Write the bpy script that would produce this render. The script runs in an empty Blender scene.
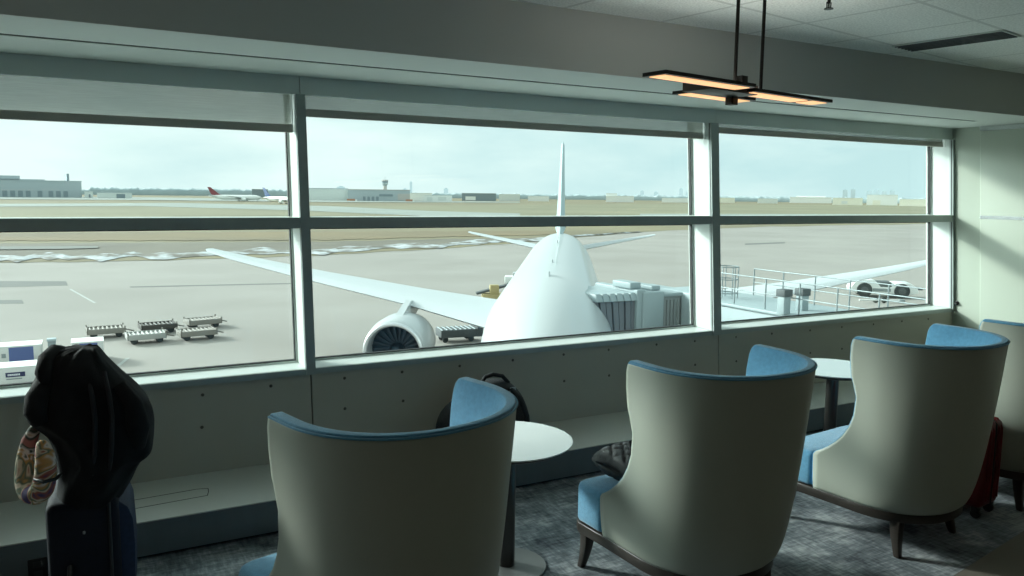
import bpy, bmesh, random
from math import *
from mathutils import Vector, Matrix
random.seed(7)
C = bpy.context.scene.collection
PI = pi

# ------------------------------------------------------------------ camera numbers (surveyed from the photograph)
H = 1.65
FPX, YAW, PITCH, ROLL = 784.757, radians(28.2636), radians(6.7507), radians(-.6343)
_f = Vector((sin(YAW)*cos(PITCH), cos(YAW)*cos(PITCH), -sin(PITCH)))
_r = Vector((cos(YAW), -sin(YAW), 0)); _d = _f.cross(_r)
RR, DD = cos(ROLL)*_r+sin(ROLL)*_d, -sin(ROLL)*_r+cos(ROLL)*_d
EYE = Vector((0, 0, H))
GZ = -9.35                                   # the airport ground, one storey and a half below
def ray(x, y): return _f+RR*((x-512)/FPX)+DD*((y-288)/FPX)
def onz(x, y, z=0.0):
    v = ray(x, y); return EYE+v*((z-H)/v.z)
def gp(x, y): q = onz(x, y, GZ); return (q.x, q.y)
def far(x, D):                               # ground point at range D on a bearing
    v = ray(x, 195); l = hypot(v.x, v.y); return Vector((v.x/l*D, v.y/l*D, GZ))
def bearing(x): v = ray(x, 195); return atan2(v.x, v.y)
GA = radians(9.5)                            # the interior grid is turned against the facade
def ab(a, b, z=0.0): return Vector((a*cos(GA)-b*sin(GA), a*sin(GA)+b*cos(GA), z))

# ------------------------------------------------------------------ materials
def lin(c): return tuple((v/12.92 if v <= .04045 else ((v+.055)/1.055)**2.4) for v in c)
def rgb(h): return lin(tuple(int(h[i:i+2], 16)/255 for i in (0, 2, 4)))+(1,)
def mat(name, col, rough=.6, metal=0., noise=0., scale=20., bump=0., bscale=200., spec=.5, sheen=0., coat=0., col2=None, stretch=None, ramp=(.3, .7)):
    m = bpy.data.materials.new(name); m.use_nodes = True
    nt = m.node_tree; b = nt.nodes['Principled BSDF']; L = nt.links.new
    c = rgb(col)
    b.inputs['Base Color'].default_value = c; b.inputs['Roughness'].default_value = rough
    b.inputs['Metallic'].default_value = metal; b.inputs['Specular IOR Level'].default_value = spec
    if sheen: b.inputs['Sheen Weight'].default_value = sheen
    if coat: b.inputs['Coat Weight'].default_value = coat
    tc = nt.nodes.new('ShaderNodeTexCoord'); mp = nt.nodes.new('ShaderNodeMapping'); L(tc.outputs['Object'], mp.inputs['Vector'])
    if stretch: mp.inputs['Scale'].default_value = stretch
    if noise or col2:
        n = nt.nodes.new('ShaderNodeTexNoise'); n.inputs['Scale'].default_value = scale; n.inputs['Detail'].default_value = 6
        L(mp.outputs[0], n.inputs['Vector'])
        r = nt.nodes.new('ShaderNodeValToRGB'); L(n.outputs['Fac'], r.inputs[0])
        r.color_ramp.elements[0].position, r.color_ramp.elements[1].position = ramp
        if col2: c0, c1 = c, rgb(col2)
        else: c0 = tuple(max(0, v*(1-noise)) for v in c[:3])+(1,); c1 = tuple(min(1, v*(1+noise)) for v in c[:3])+(1,)
        r.color_ramp.elements[0].color = c0; r.color_ramp.elements[1].color = c1
        L(r.outputs[0], b.inputs['Base Color'])
    if bump:
        n2 = nt.nodes.new('ShaderNodeTexNoise'); n2.inputs['Scale'].default_value = bscale; n2.inputs['Detail'].default_value = 4
        L(mp.outputs[0], n2.inputs['Vector'])
        bp = nt.nodes.new('ShaderNodeBump'); bp.inputs['Strength'].default_value = bump; bp.inputs['Distance'].default_value = .01
        L(n2.outputs['Fac'], bp.inputs['Height']); L(bp.outputs[0], b.inputs['Normal'])
    return m
def emit(name, col, s):
    m = bpy.data.materials.new(name); m.use_nodes = True; b = m.node_tree.nodes['Principled BSDF']
    b.inputs['Base Color'].default_value = rgb(col); b.inputs['Emission Color'].default_value = rgb(col); b.inputs['Emission Strength'].default_value = s
    return m
def glass_mat():
    m = bpy.data.materials.new('tinted_glass'); m.use_nodes = True; nt = m.node_tree; nt.nodes.clear(); L = nt.links.new
    o = nt.nodes.new('ShaderNodeOutputMaterial'); t = nt.nodes.new('ShaderNodeBsdfTransparent'); g = nt.nodes.new('ShaderNodeBsdfGlossy')
    t.inputs[0].default_value = (.915, .96, .935, 1); g.inputs['Roughness'].default_value = .02
    lw = nt.nodes.new('ShaderNodeLayerWeight'); lw.inputs['Blend'].default_value = .5; pw = nt.nodes.new('ShaderNodeMath'); pw.operation = 'POWER'; pw.inputs[1].default_value = 4; L(lw.outputs['Facing'], pw.inputs[0])
    fr = nt.nodes.new('ShaderNodeMath'); fr.operation = 'MULTIPLY_ADD'; fr.inputs[1].default_value = .4; fr.inputs[2].default_value = .012; L(pw.outputs[0], fr.inputs[0])
    mx = nt.nodes.new('ShaderNodeMixShader'); L(fr.outputs[0], mx.inputs[0]); L(t.outputs[0], mx.inputs[1]); L(g.outputs[0], mx.inputs[2]); L(mx.outputs[0], o.inputs[0])
    return m
def screen_mat():                            # woven blind cloth one can partly see through
    m = bpy.data.materials.new('screen_cloth'); m.use_nodes = True; nt = m.node_tree; nt.nodes.clear(); L = nt.links.new
    o = nt.nodes.new('ShaderNodeOutputMaterial'); t = nt.nodes.new('ShaderNodeBsdfTransparent'); d = nt.nodes.new('ShaderNodeBsdfDiffuse'); tl = nt.nodes.new('ShaderNodeBsdfTranslucent')
    tc = nt.nodes.new('ShaderNodeTexCoord'); w = nt.nodes.new('ShaderNodeTexNoise'); mp = nt.nodes.new('ShaderNodeMapping')
    mp.inputs['Scale'].default_value = (3, 3, 160); w.inputs['Scale'].default_value = 3; L(tc.outputs['Object'], mp.inputs[0]); L(mp.outputs[0], w.inputs['Vector'])
    r = nt.nodes.new('ShaderNodeValToRGB'); r.color_ramp.elements[0].color = rgb('8b918a'); r.color_ramp.elements[1].color = rgb('a5aba4'); L(w.outputs['Fac'], r.inputs[0])
    L(r.outputs[0], d.inputs[0]); L(r.outputs[0], tl.inputs[0])
    a = nt.nodes.new('ShaderNodeMixShader'); a.inputs[0].default_value = .5; L(d.outputs[0], a.inputs[1]); L(tl.outputs[0], a.inputs[2])
    b = nt.nodes.new('ShaderNodeMixShader'); b.inputs[0].default_value = .64; L(t.outputs[0], b.inputs[1]); L(a.outputs[0], b.inputs[2]); L(b.outputs[0], o.inputs[0])
    return m
def carpet_mat():
    m = bpy.data.materials.new('carpet'); m.use_nodes = True; nt = m.node_tree; b = nt.nodes['Principled BSDF']; L = nt.links.new
    tc = nt.nodes.new('ShaderNodeTexCoord')
    def nz(scale, st, det=5, rot=GA):
        mp = nt.nodes.new('ShaderNodeMapping'); mp.inputs['Scale'].default_value = st; mp.inputs['Rotation'].default_value = (0, 0, -rot); L(tc.outputs['Object'], mp.inputs[0])
        n = nt.nodes.new('ShaderNodeTexNoise'); n.inputs['Scale'].default_value = scale; n.inputs['Detail'].default_value = det; n.inputs['Roughness'].default_value = .65; L(mp.outputs[0], n.inputs['Vector']); return n
    a, c, e = nz(3.2, (1, 1, 1)), nz(9, (1, 6, 1)), nz(9, (6, 1, 1))
    ad = nt.nodes.new('ShaderNodeMath'); ad.operation = 'ADD'; L(c.outputs['Fac'], ad.inputs[0]); L(e.outputs['Fac'], ad.inputs[1])
    ad2 = nt.nodes.new('ShaderNodeMath'); ad2.operation = 'MULTIPLY_ADD'; ad2.inputs[1].default_value = .25; L(ad.outputs[0], ad2.inputs[0])
    hl = nt.nodes.new('ShaderNodeMath'); hl.operation = 'MULTIPLY'; hl.inputs[1].default_value = .5; L(a.outputs['Fac'], hl.inputs[0]); L(hl.outputs[0], ad2.inputs[2])
    r = nt.nodes.new('ShaderNodeValToRGB'); L(ad2.outputs[0], r.inputs[0]); el = r.color_ramp.elements
    el[0].position, el[0].color = .40, rgb('454b51'); el[1].position, el[1].color = .62, rgb('b4b9bc')
    x = el.new(.5); x.color = rgb('747b80')
    L(r.outputs[0], b.inputs['Base Color']); b.inputs['Roughness'].default_value = .95; b.inputs['Specular IOR Level'].default_value = .15
    n2 = nz(420, (1, 1, 1), 2); bp = nt.nodes.new('ShaderNodeBump'); bp.inputs['Strength'].default_value = .5; bp.inputs['Distance'].default_value = .004
    L(n2.outputs['Fac'], bp.inputs['Height']); L(bp.outputs[0], b.inputs['Normal'])
    return m
def grid_mat(name, col, line, size, off, width, speck=0., rot=GA):   # square tiles with joints, on the interior grid
    m = bpy.data.materials.new(name); m.use_nodes = True; nt = m.node_tree; b = nt.nodes['Principled BSDF']; L = nt.links.new
    tc = nt.nodes.new('ShaderNodeTexCoord'); mp = nt.nodes.new('ShaderNodeMapping'); mp.vector_type = 'POINT'; mp.inputs['Rotation'].default_value = (0, 0, -rot); L(tc.outputs['Object'], mp.inputs[0])
    sp = nt.nodes.new('ShaderNodeSeparateXYZ'); L(mp.outputs[0], sp.inputs[0])
    ds = []
    for ax, o in ((0, off[0]), (1, off[1])):
        s = nt.nodes.new('ShaderNodeMath'); s.operation = 'SUBTRACT'; s.inputs[1].default_value = o; L(sp.outputs[ax], s.inputs[0])
        p = nt.nodes.new('ShaderNodeMath'); p.operation = 'PINGPONG'; p.inputs[1].default_value = size/2; L(s.outputs[0], p.inputs[0]); ds.append(p)
    mn = nt.nodes.new('ShaderNodeMath'); mn.operation = 'MINIMUM'; L(ds[0].outputs[0], mn.inputs[0]); L(ds[1].outputs[0], mn.inputs[1])
    lt = nt.nodes.new('ShaderNodeMath'); lt.operation = 'LESS_THAN'; lt.inputs[1].default_value = width; L(mn.outputs[0], lt.inputs[0])
    n = nt.nodes.new('ShaderNodeTexNoise'); n.inputs['Scale'].default_value = 90 if speck > .15 else 3; n.inputs['Detail'].default_value = 5; L(tc.outputs['Object'], n.inputs['Vector'])
    r = nt.nodes.new('ShaderNodeValToRGB'); c = rgb(col); r.color_ramp.elements[0].color = tuple(v*(1-speck) for v in c[:3])+(1,); r.color_ramp.elements[1].color = c
    r.color_ramp.elements[0].position = .35; r.color_ramp.elements[1].position = .6; L(n.outputs['Fac'], r.inputs[0])
    mx = nt.nodes.new('ShaderNodeMix'); mx.data_type = 'RGBA'; mx.inputs['B'].default_value = rgb(line); L(lt.outputs[0], mx.inputs['Factor']); L(r.outputs[0], mx.inputs['A']); L(mx.outputs['Result'], b.inputs['Base Color'])
    b.inputs['Roughness'].default_value = .7
    return m
def floral_mat():
    m = bpy.data.materials.new('floral_print'); m.use_nodes = True; nt = m.node_tree; b = nt.nodes['Principled BSDF']; L = nt.links.new
    tc = nt.nodes.new('ShaderNodeTexCoord'); v = nt.nodes.new('ShaderNodeTexNoise'); v.inputs['Scale'].default_value = 11; v.inputs['Detail'].default_value = 2; v.inputs['Distortion'].default_value = 1.2
    L(tc.outputs['Object'], v.inputs['Vector']); r = nt.nodes.new('ShaderNodeValToRGB'); r.color_ramp.interpolation = 'EASE'; L(v.outputs['Fac'], r.inputs[0])
    cols = [(.0, '3a3350'), (.38, '4c4068'), (.43, '9a5648'), (.47, 'c9b7a0'), (.51, '5d6a58'), (.55, 'b98a52'), (.60, 'd8cdc4'), (.66, '38463c'), (.75, 'a86a62')]
    el = r.color_ramp.elements; el[0].position, el[0].color = cols[0][0], rgb(cols[0][1]); el[1].position, el[1].color = cols[-1][0], rgb(cols[-1][1])
    for p, c in cols[1:-1]: e = el.new(p); e.color = rgb(c)
    L(r.outputs[0], b.inputs['Base Color']); b.inputs['Roughness'].default_value = .85
    return m
M = dict(
 alu=mat('grey_aluminium', '97a09e', .45, .3, noise=.04), white_alu=mat('white_aluminium', 'cdd4d0', .4), gasket=mat('black_gasket', '1d2021', .7),
 header=mat('grey_fascia', 'cdd5d2', .5), panel=mat('warm_grey_panel', 'a5a397', .6, noise=.03, scale=3), dark=mat('dark_gap', '0d0e0e', .9),
 ledge=mat('ledge_paint', 'b2b5b0', .5), toe=mat('toe_metal', '6b7275', .42, .4, noise=.05, scale=4, stretch=(4, 1, .3)),
 soffit=mat('soffit_paint', 'c3cac5', .7), beam=mat('beam_paint', 'b2b3ad', .8), wall=mat('wall_paint', 'a6aea1', .6), steel=mat('brushed_steel', 'b9bdbd', .25, .9, noise=.05),
 screw=mat('screw_head', '57554e', .5, .5), glass=glass_mat(), screen=screen_mat(), hem=mat('hem_bar', 'aaa69d', .6),
 carpet=carpet_mat(), tile=grid_mat('stone_tile', '716c63', '6d6962', .6096, (3.90, 1.405), .003, .1),
 ceil=grid_mat('ceiling_tile', 'eceee8', 'c8cac4', .6096, (3.925, 1.893), .011, .22), inner=mat('back_wall_paint', '4f4d49', .8),
 vinyl=mat('cream_vinyl', 'a3a89d', .42, bump=.05, bscale=500, spec=.45), blue=mat('blue_fabric', '5c94b4', .9, noise=.10, scale=60, bump=.25, bscale=900, sheen=.35, spec=.2),
 wood=mat('dark_stained_wood', '2b2622', .4, noise=.2, scale=18, stretch=(1, 1, 8)), whitetop=mat('white_laminate', 'dde1de', .16, coat=1., spec=.8), tedge=mat('dark_edge', '2c2e2f', .5),
 pole=mat('graphite_metal', '4a4947', .32, .85), base=mat('grey_metal_disc', '7a7c7c', .45, .4),
 black=mat('black_cloth', '121315', .85, noise=.3, scale=30, bump=.4, bscale=260, spec=.25), nylon=mat('black_nylon', '191a1d', .6, bump=.5, bscale=400, spec=.35),
 navyside=mat('navy_pocket_fabric', '202d45', .7, noise=.15, scale=60, bump=.3, bscale=600, spec=.3), navy=mat('navy_fabric', '0e1320', .75, noise=.15, scale=60, bump=.3, bscale=600, spec=.3), blackplastic=mat('black_plastic', '131415', .45),
 red=mat('red_shell', '6b171c', .38, noise=.08, scale=30), floral=floral_mat(), quilt=mat('charcoal_quilt', '2f3234', .6, bump=.3, bscale=300), grey=mat('grey_label', '9aa0a2', .6),
 uplamp=emit('uplight_diffuser', 'f3f3ec', 8.0),
 blackmetal=mat('black_metal', '17130f', .45, .5), lamp=emit('warm_diffuser', 'ffc48a', .85), bronze=mat('bronze_metal', '3b2f27', .5, .5),
 # outdoors
 apron=mat('apron_concrete', '8d8983', .85, col2='9b9791', scale=.06), aircraft=mat('aircraft_white', 'b6bcbd', .35, coat=.3), airgrey=mat('wing_grey', 'bcc3c5', .45),
 fan=mat('fan_blades', '39424b', .35, .7), finpaint=mat('fin_paint', '9fb4b5', .4), lipmetal=mat('inlet_lip', 'd5d8da', .3, .7),
 bridge=mat('bridge_paint', '93a2a5', .5), bridgegrey=mat('bridge_ribbed', '878e8e', .5), bellow=mat('bellows_rubber', '6a7076', .75), darkgrey=mat('dark_grey_paint', '4d5456', .6),
 galv=mat('galvanised', '8c9698', .5, .6), tyre=mat('tyre', '3a4142', .85), tug=mat('tug_white', 'e6ebe8', .4), yellow=mat('loader_yellow', 'b0a274', .6),
 dollymetal=mat('dolly_metal', '8b8881', .7, 0., noise=.2), dollylight=mat('dolly_light_metal', 'a9aba7', .7, 0.), dollydark=mat('dolly_dark_metal', '4a4844', .7, 0.), container=mat('container_alu', 'd5d7d4', .5, .2), curtain=mat('blue_curtain', '5b6b9c', .8), label=mat('label_navy', '2e3557', .6),
 letter=mat('label_white', 'e2e4ea', .6),
 grass=mat('dry_grass', '716a55', .95, col2='857d61', scale=.02, stretch=(1, 1, 1)), olive=mat('olive_grass', '76735c', .95, col2='86836a', scale=.01), tan=mat('tan_soil', '827356', .95, col2='706752', scale=.03), taxi=mat('taxiway', '8f9690', .9, noise=.08, scale=.02), road=mat('service_road', '767873', .9), mud=mat('wet_soil', '625e56', .9, col2='777264', scale=.05),
 bounce_roof=mat('bounce_roof_white', 'eef0ee', .7, noise=.04, scale=.5),  # pale finish of the added slab that reflects daylight upward
 patch=mat('asphalt_patch', '6d6e6b', .9, noise=.06, scale=.2), snow=mat('old_snow', '6f6b62', .85, col2='b3b9bc', scale=.30, ramp=(.42, .6), stretch=(1, .6, 1)), paint=mat('white_line_paint', 'a7a9a5', .8),
 bgrey=mat('far_grey_wall', 'b2bfc3', .8), bpale=mat('far_pale_wall', 'dfe6e2', .8), bwhite=mat('far_white_wall', 'f2f6f2', .8), bbrown=mat('far_brown_wall', 'c2c0bb', .8), bdark=mat('far_dark_wall', '8a999f', .8), bcream=mat('far_cream_wall', 'efefdf', .8), trees=mat('far_trees', '9fb0b3', .95, col2='adbdbf', scale=.03), skyline=mat('far_tower_wall', 'cddde2', .9), red2=mat('fin_red', '8a4a4e', .6), blue2=mat('fin_blue', '44608c', .6), orange=mat('far_orange', 'b98a70', .8),  # far walls, towers and trees: distance haze is lightened into the base colours
)

# ------------------------------------------------------------------ mesh helpers
class MB:
    def __init__(s): s.v = []; s.f = []; s.mi = []; s.cur = 0
    def add(s, vs, fs):
        o = len(s.v); s.v += [tuple(p) for p in vs]
        for f in fs: s.f.append(tuple(i+o for i in f)); s.mi.append(s.cur)
        return s
    def hexa(s, p):                          # 4 bottom points, 4 top points
        return s.add(p, [(3, 2, 1, 0), (4, 5, 6, 7), (0, 1, 5, 4), (1, 2, 6, 5), (2, 3, 7, 6), (3, 0, 4, 7)])
    def box(s, x0, x1, y0, y1, z0, z1, fn=None):
        p = [(x0, y0, z0), (x1, y0, z0), (x1, y1, z0), (x0, y1, z0), (x0, y0, z1), (x1, y0, z1), (x1, y1, z1), (x0, y1, z1)]
        return s.hexa([fn(*q) for q in p] if fn else p)
    def prism(s, poly, z0, z1, fn=None):
        n = len(poly); vs = [(x, y, z0) for x, y in poly]+[(x, y, z1) for x, y in poly]
        if fn: vs = [fn(*q) for q in vs]
        return s.add(vs, [tuple(range(n-1, -1, -1)), tuple(range(n, 2*n))]+[(i, (i+1) % n, n+(i+1) % n, n+i) for i in range(n)])
    def loft(s, rings, caps=True):
        n = len(rings[0]); o = []
        for r in rings: o += r
        fs = [(k*n+i, k*n+(i+1) % n, (k+1)*n+(i+1) % n, (k+1)*n+i) for k in range(len(rings)-1) for i in range(n)]
        if caps: fs += [tuple(range(n-1, -1, -1)), tuple(range((len(rings)-1)*n, len(rings)*n))]
        return s.add(o, fs)
    def lathe(s, prof, n=32, c=(0, 0, 0), axis='z', caps=True):
        rs = []
        for r, h in prof:
            ring = []
            for i in range(n):
                a = 2*PI*i/n; u, w = r*cos(a), r*sin(a)
                ring.append({'z': (c[0]+u, c[1]+w, c[2]+h), 'y': (c[0]+u, c[1]+h, c[2]+w), 'x': (c[0]+h, c[1]+u, c[2]+w)}[axis])
            rs.append(ring)
        return s.loft(rs, caps)
    def tube(s, pts, r, n=8, caps=True):
        pts = [Vector(p) for p in pts]; rs = []; up = None
        for i, p in enumerate(pts):
            t = (pts[min(i+1, len(pts)-1)]-pts[max(i-1, 0)]).normalized()
            if up is None: up = Vector((0, 0, 1)) if abs(t.z) < .9 else Vector((1, 0, 0))
            a = t.cross(up).normalized(); b = a.cross(t).normalized(); up = b
            rr = r[i] if isinstance(r, (list, tuple)) else r
            rs.append([tuple(p+a*(rr*cos(2*PI*k/n))+b*(rr*sin(2*PI*k/n))) for k in range(n)])
        return s.loft(rs, caps)
    def bar(s, a, b, w, h=None):             # square bar
        a, b = Vector(a), Vector(b); h = h or w; t = (b-a).normalized(); up = Vector((0, 0, 1)) if abs(t.z) < .95 else Vector((0, 1, 0))
        u = t.cross(up).normalized()*w/2; q = u.cross(t).normalized()*h/2
        return s.hexa([a-u-q, a+u-q, a+u+q, a-u+q, b-u-q, b+u-q, b+u+q, b-u+q])
    def build(s, name, m, parent=None, smooth=None, bevel=0, seg=3, sub=0, ang=40, loc=None, solid=0):
        me = bpy.data.meshes.new(name); me.from_pydata(s.v, [], s.f); me.update()
        for mm in (m if isinstance(m, (list, tuple)) else [m]): me.materials.append(mm)
        for p, i in zip(me.polygons, s.mi): p.material_index = i
        bm = bmesh.new(); bm.from_mesh(me); bmesh.ops.recalc_face_normals(bm, faces=bm.faces); bm.to_mesh(me); bm.free()
        o = bpy.data.objects.new(name, me); C.objects.link(o)
        if parent: o.parent = parent
        if loc: o.location = loc
        if smooth is not None or bevel:
            me.shade_smooth()
            if not bevel and smooth < 180: me.set_sharp_from_angle(angle=radians(smooth))
        if solid: z = o.modifiers.new('s', 'SOLIDIFY'); z.thickness = solid; z.offset = -1
        if bevel:
            b = o.modifiers.new('b', 'BEVEL'); b.width = bevel; b.segments = seg; b.limit_method = 'ANGLE'; b.angle_limit = radians(ang); b.harden_normals = False
        if sub: z = o.modifiers.new('u', 'SUBSURF'); z.levels = sub; z.render_levels = sub
        return o
def tag(o, label=None, cat=None, group=None, kind=None):
    if label: o['label'] = label
    if cat: o['category'] = cat
    if group: o['group'] = group
    if kind: o['kind'] = kind
    return o
def thing(name, label, cat, loc=(0, 0, 0), rz=0., group=None, kind=None):
    o = bpy.data.objects.new(name, None); C.objects.link(o); o.location = loc; o.rotation_euler = (0, 0, rz); o.empty_display_size = .1
    return tag(o, label, cat, group, kind)
def copy_tree(o, parent=None):
    c = o.copy(); C.objects.link(c)
    if parent: c.parent = parent
    for ch in list(o.children): copy_tree(ch, c)
    return c
def struct(o, label, cat): return tag(o, label, cat, None, 'structure')

# ================================================================== THE ROOM
TL = .079                                    # the facade leans outward
def fy(z): return 4.278+TL*(z-.177)
def fac(x, w, z): return (x, fy(z)+w, z)     # facade coordinates: along, outward, up
XL, XR, YB, ZC = -4.88, 6.857, -3.6, 2.59
def bandpoint(a): return ab(a, 1.405)
# floor: carpet beyond the tile line, tile nearer
l0, l1 = ab(-6, 1.405), ab(9, 1.405)
def liney(x): return l0.y+(l1.y-l0.y)*(x-l0.x)/(l1.x-l0.x)
o = MB().prism([(XL, liney(XL)), (XR+.3, liney(XR+.3)), (XR+.3, 4.4), (XL, 4.4)], -.06, 0).build('floor', M['carpet']); struct(o, 'mottled grey carpet under the armchairs', 'floor')
o = MB().prism([(XL, YB), (XR+.3, YB), (XR+.3, liney(XR+.3)), (XL, liney(XL))], -.06, -.001).build('floor', M['tile']); struct(o, 'beige stone tile floor at the bottom right corner, next to the carpet', 'floor')
o = MB().box(XL-.1, XR+.4, YB-.1, 3.6, ZC, ZC+.15).build('ceiling', M['ceil']); struct(o, 'white speckled ceiling tiles in a grid above the lamp', 'ceiling')
o = MB().box(XL-.15, XL, YB, 4.9, -.06, ZC).build('wall_left', M['inner']); struct(o, 'plain wall closing the left end of the lounge', 'wall')
o = MB().box(XL-.15, XR+.4, YB-.15, YB, -.06, ZC).build('wall_rear', M['inner']); struct(o, 'plain wall at the rear of the lounge', 'wall')
# beam, soffit
o = MB().box(XL, XR+.3, 3.49, 3.494, 2.2845, ZC+.1).build('trim_1', M['beam']); struct(o, 'wide grey beam face across the top of the window bay', 'beam')
mb = MB()
mb.box(XL, XR+.3, 3.495, 3.915, 2.285, 2.40); mb.box(XL, XR+.3, 3.955, 5.0, 2.285, 2.40); mb.box(6.36, XR+.3, 3.915, 3.955, 2.285, 2.40)
mb.cur = 1; mb.box(XL, 6.36, 3.9152, 3.9548, 2.288, 2.41)
o = mb.build('trim_2', [M['soffit'], M['dark']]); struct(o, 'white soffit over the windows with a thin black slot', 'soffit')
o = MB().box(XL, XR+.3, 3.495, 5.0, 2.401, 3.0).build('trim_3', M['inner']); struct(o, 'roof edge above the soffit', 'roof edge')
# blind pocket fascia
mb = MB()
seams = [XL, -1.87, 1.05, 4.055, XR]
for a, b in zip(seams, seams[1:]): mb.box(a+.002, b-.002, 0, .02, 2.185, 2.285, fac)
o = mb.build('trim_4', M['header']); struct(o, 'grey fascia strip along the window head hiding the blind rolls', 'fascia')
# right wall, pilaster, steel bands
mb = MB(); mb.box(XR, XR+.3, YB, 4.2, -.06, ZC); mb.hexa([(XR, 4.2, -.06), (XR+.3, 4.2, -.06), (XR+.3, fy(-.06)+.22, -.06), (XR, fy(-.06)+.22, -.06), (XR, 4.2, ZC), (XR+.3, 4.2, ZC), (XR+.3, fy(ZC)+.22, ZC), (XR, fy(ZC)+.22, ZC)]); o = mb.build('wall_right', M['wall']); struct(o, 'pale wall at the right end beside the last window', 'wall')
def pil(x, w, z): return (x, 4.116+TL*(z-1.505)+w, z)
mb = MB(); mb.box(XR-.035, XR+.02, -1.6, 0, 0, 2.255, pil); pl = mb.build('trim_5', M['wall'], bevel=.01); struct(pl, 'pale clad panel standing proud of the right wall', 'wall panel')
for zz, hh in ((2.243, .042), (1.490, .028)):
    MB().box(XR-.038, XR+.01, -1.6, -.004, zz, zz+hh, pil).build('steel_band', M['steel'], pl)
mb = MB(); mb.lathe([(.0, -.03), (.009, -.03), (.013, -.024), (.014, -.012), (.02, -.01), (.02, 0), (0, 0)], 20, (XR, 4.279, .728), 'x')
tag(mb.build('wall_stud', M['blackplastic'], smooth=40), 'small dark round stud on the pale right wall beside the window', 'wall stud')

# apron panels below the sill
mb = MB()
for a, b in zip(seams, seams[1:]): mb.box(a+.004 if a > XL else a, b-.004 if b < XR else b, 0, .02, .177, .647, fac)
mb.cur = 1; mb.box(XL, XR, .02, .3, 0, .647, fac)
wb = mb.build('wall_window', [M['panel'], M['dark']]); struct(wb, 'warm grey screwed panels under the windows', 'wall panel')
for x, z in [(.48, .59), (.47, .42), (.83, .6), (.83, .43), (1.24, .602), (1.236, .428), (1.587, .604), (1.587, .432), (1.96, .605), (1.96, .43), (2.33, .607), (2.32, .425), (2.71, .61), (2.71, .435), (3.07, .612), (3.07, .437), (3.48, .615), (3.48, .44), (3.83, .612), (3.83, .44), (4.23, .61), (4.23, .43), (4.6, .61), (4.6, .43), (5.02, .605), (5.02, .425), (5.39, .605), (5.39, .428), (5.78, .603), (6.15, .603), (6.51, .6), (-.3, .59), (-.3, .42), (.1, .59), (.1, .42)]:
    p = fac(x, 0, z); MB().lathe([(0, -.004), (.006, -.003), (.009, 0), (.009, .004), (0, .004)], 12, p, 'y').build('screw', M['screw'], wb, smooth=50)
# ledge with dark toe face
mb = MB(); mb.box(XL, XR, 3.743, 4.285, .165, .177); mb.box(XL, XR, 3.743, 3.76, .02, .17); mb.cur = 1; mb.box(XL, XR, 3.752, 3.762, .022, .168)
mb.cur = 2; mb.box(XL, XR, 3.77, 4.28, 0, .165)
# toe face skin
mb.cur = 1; mb.box(XL, XR, 3.740, 3.744, .018, .172)
lg = mb.build('trim_6', [M['ledge'], M['toe'], M['dark']]); struct(lg, 'low ledge along the foot of the window wall with a dark metal front', 'ledge')
mb = MB()
q = [(-.08, 4.025), (.41, 4.055), (.46, 4.04), (.455, 3.99), (.445, 3.945), (-.08, 3.91)]
for a, b in zip(q, q[1:]+q[:1]): mb.bar((a[0], a[1], .1772), (b[0], b[1], .1772), .0035, .0012)
mb.build('access_panel', M['dark'], lg)
# wall outlet on the toe face
ot = thing('wall_outlet', 'dark power outlet plate on the ledge front beside the navy suitcase', 'outlet', (-.262, 3.740, .052))
MB().box(-.036, .036, -.006, 0, -.05, .045).build('face_plate', M['blackplastic'], ot, bevel=.003)
for dz in (-.022, .02): MB().box(-.016, .016, -.009, -.005, dz-.013, dz+.013).build('socket', M['tedge'], ot, bevel=.002)

# windows ------------------------------------------------------------
bays = [(-4.86, -1.90), (-1.85, 1.022), (1.072, 3.994), (4.066, 6.834)]
WLAB = ['window bay beyond the left edge of the view', 'left window bay with the deepest lowered blind', 'middle window bay framing the parked airliner', 'right window bay next to the pale end wall']
for k, (a, b) in enumerate(bays):
    w = thing('window_%d' % (k+1), WLAB[k], 'window', (0, 0, 0), kind='structure')
    for z0, z1, nm in ((1.497, 2.30, 'upper_frame'), (.678, 1.457, 'lower_frame')):
        mb = MB(); t = .010
        mb.box(a, b, .185, .225, z0, z0+t, fac); mb.box(a, b, .185, .225, z1-t, z1, fac); mb.box(a, a+t, .185, .225, z0+t, z1-t, fac); mb.box(b-t, b, .185, .225, z0+t, z1-t, fac)
        mb.cur = 1; g = .006
        i0, i1, j0, j1 = a+t, b-t, z0+t, z1-t
        mb.box(i0, i1, .19, .215, j0, j0+g, fac); mb.box(i0, i1, .19, .215, j1-g, j1, fac); mb.box(i0, i0+g, .19, .215, j0+g, j1-g, fac); mb.box(i1-g, i1, .19, .215, j0+g, j1-g, fac)
        fr = mb.build(nm, [M['white_alu'], M['gasket']], w)
        MB().box(i0+.004, i1-.004, .200, .206, j0+.004, j1-.004, fac).build('pane', M['glass'], fr)
posts = [(-1.90, -1.85), (1.022, 1.072), (3.994, 4.066), (6.834, 6.857)]
PL = ['mullion beyond the left edge', 'window mullion between the left and middle bays', 'window mullion between the middle and right bays', 'window mullion against the pale right wall']
for (a, b), lab in zip(posts, PL):
    mb = MB(); mb.box(a, b, .012, .24, .68, 2.3, fac); mb.cur = 1; mb.box(a-.001, b+.001, -.022, .012, .645, 2.186, fac); mb.cur = 2; mb.box(a-.0015, a+.006, -.012, -.002, .66, 2.184, fac)
    o = mb.build('trim_7', [M['white_alu'], M['alu'], M['gasket']]); struct(o, lab, 'mullion')
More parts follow.
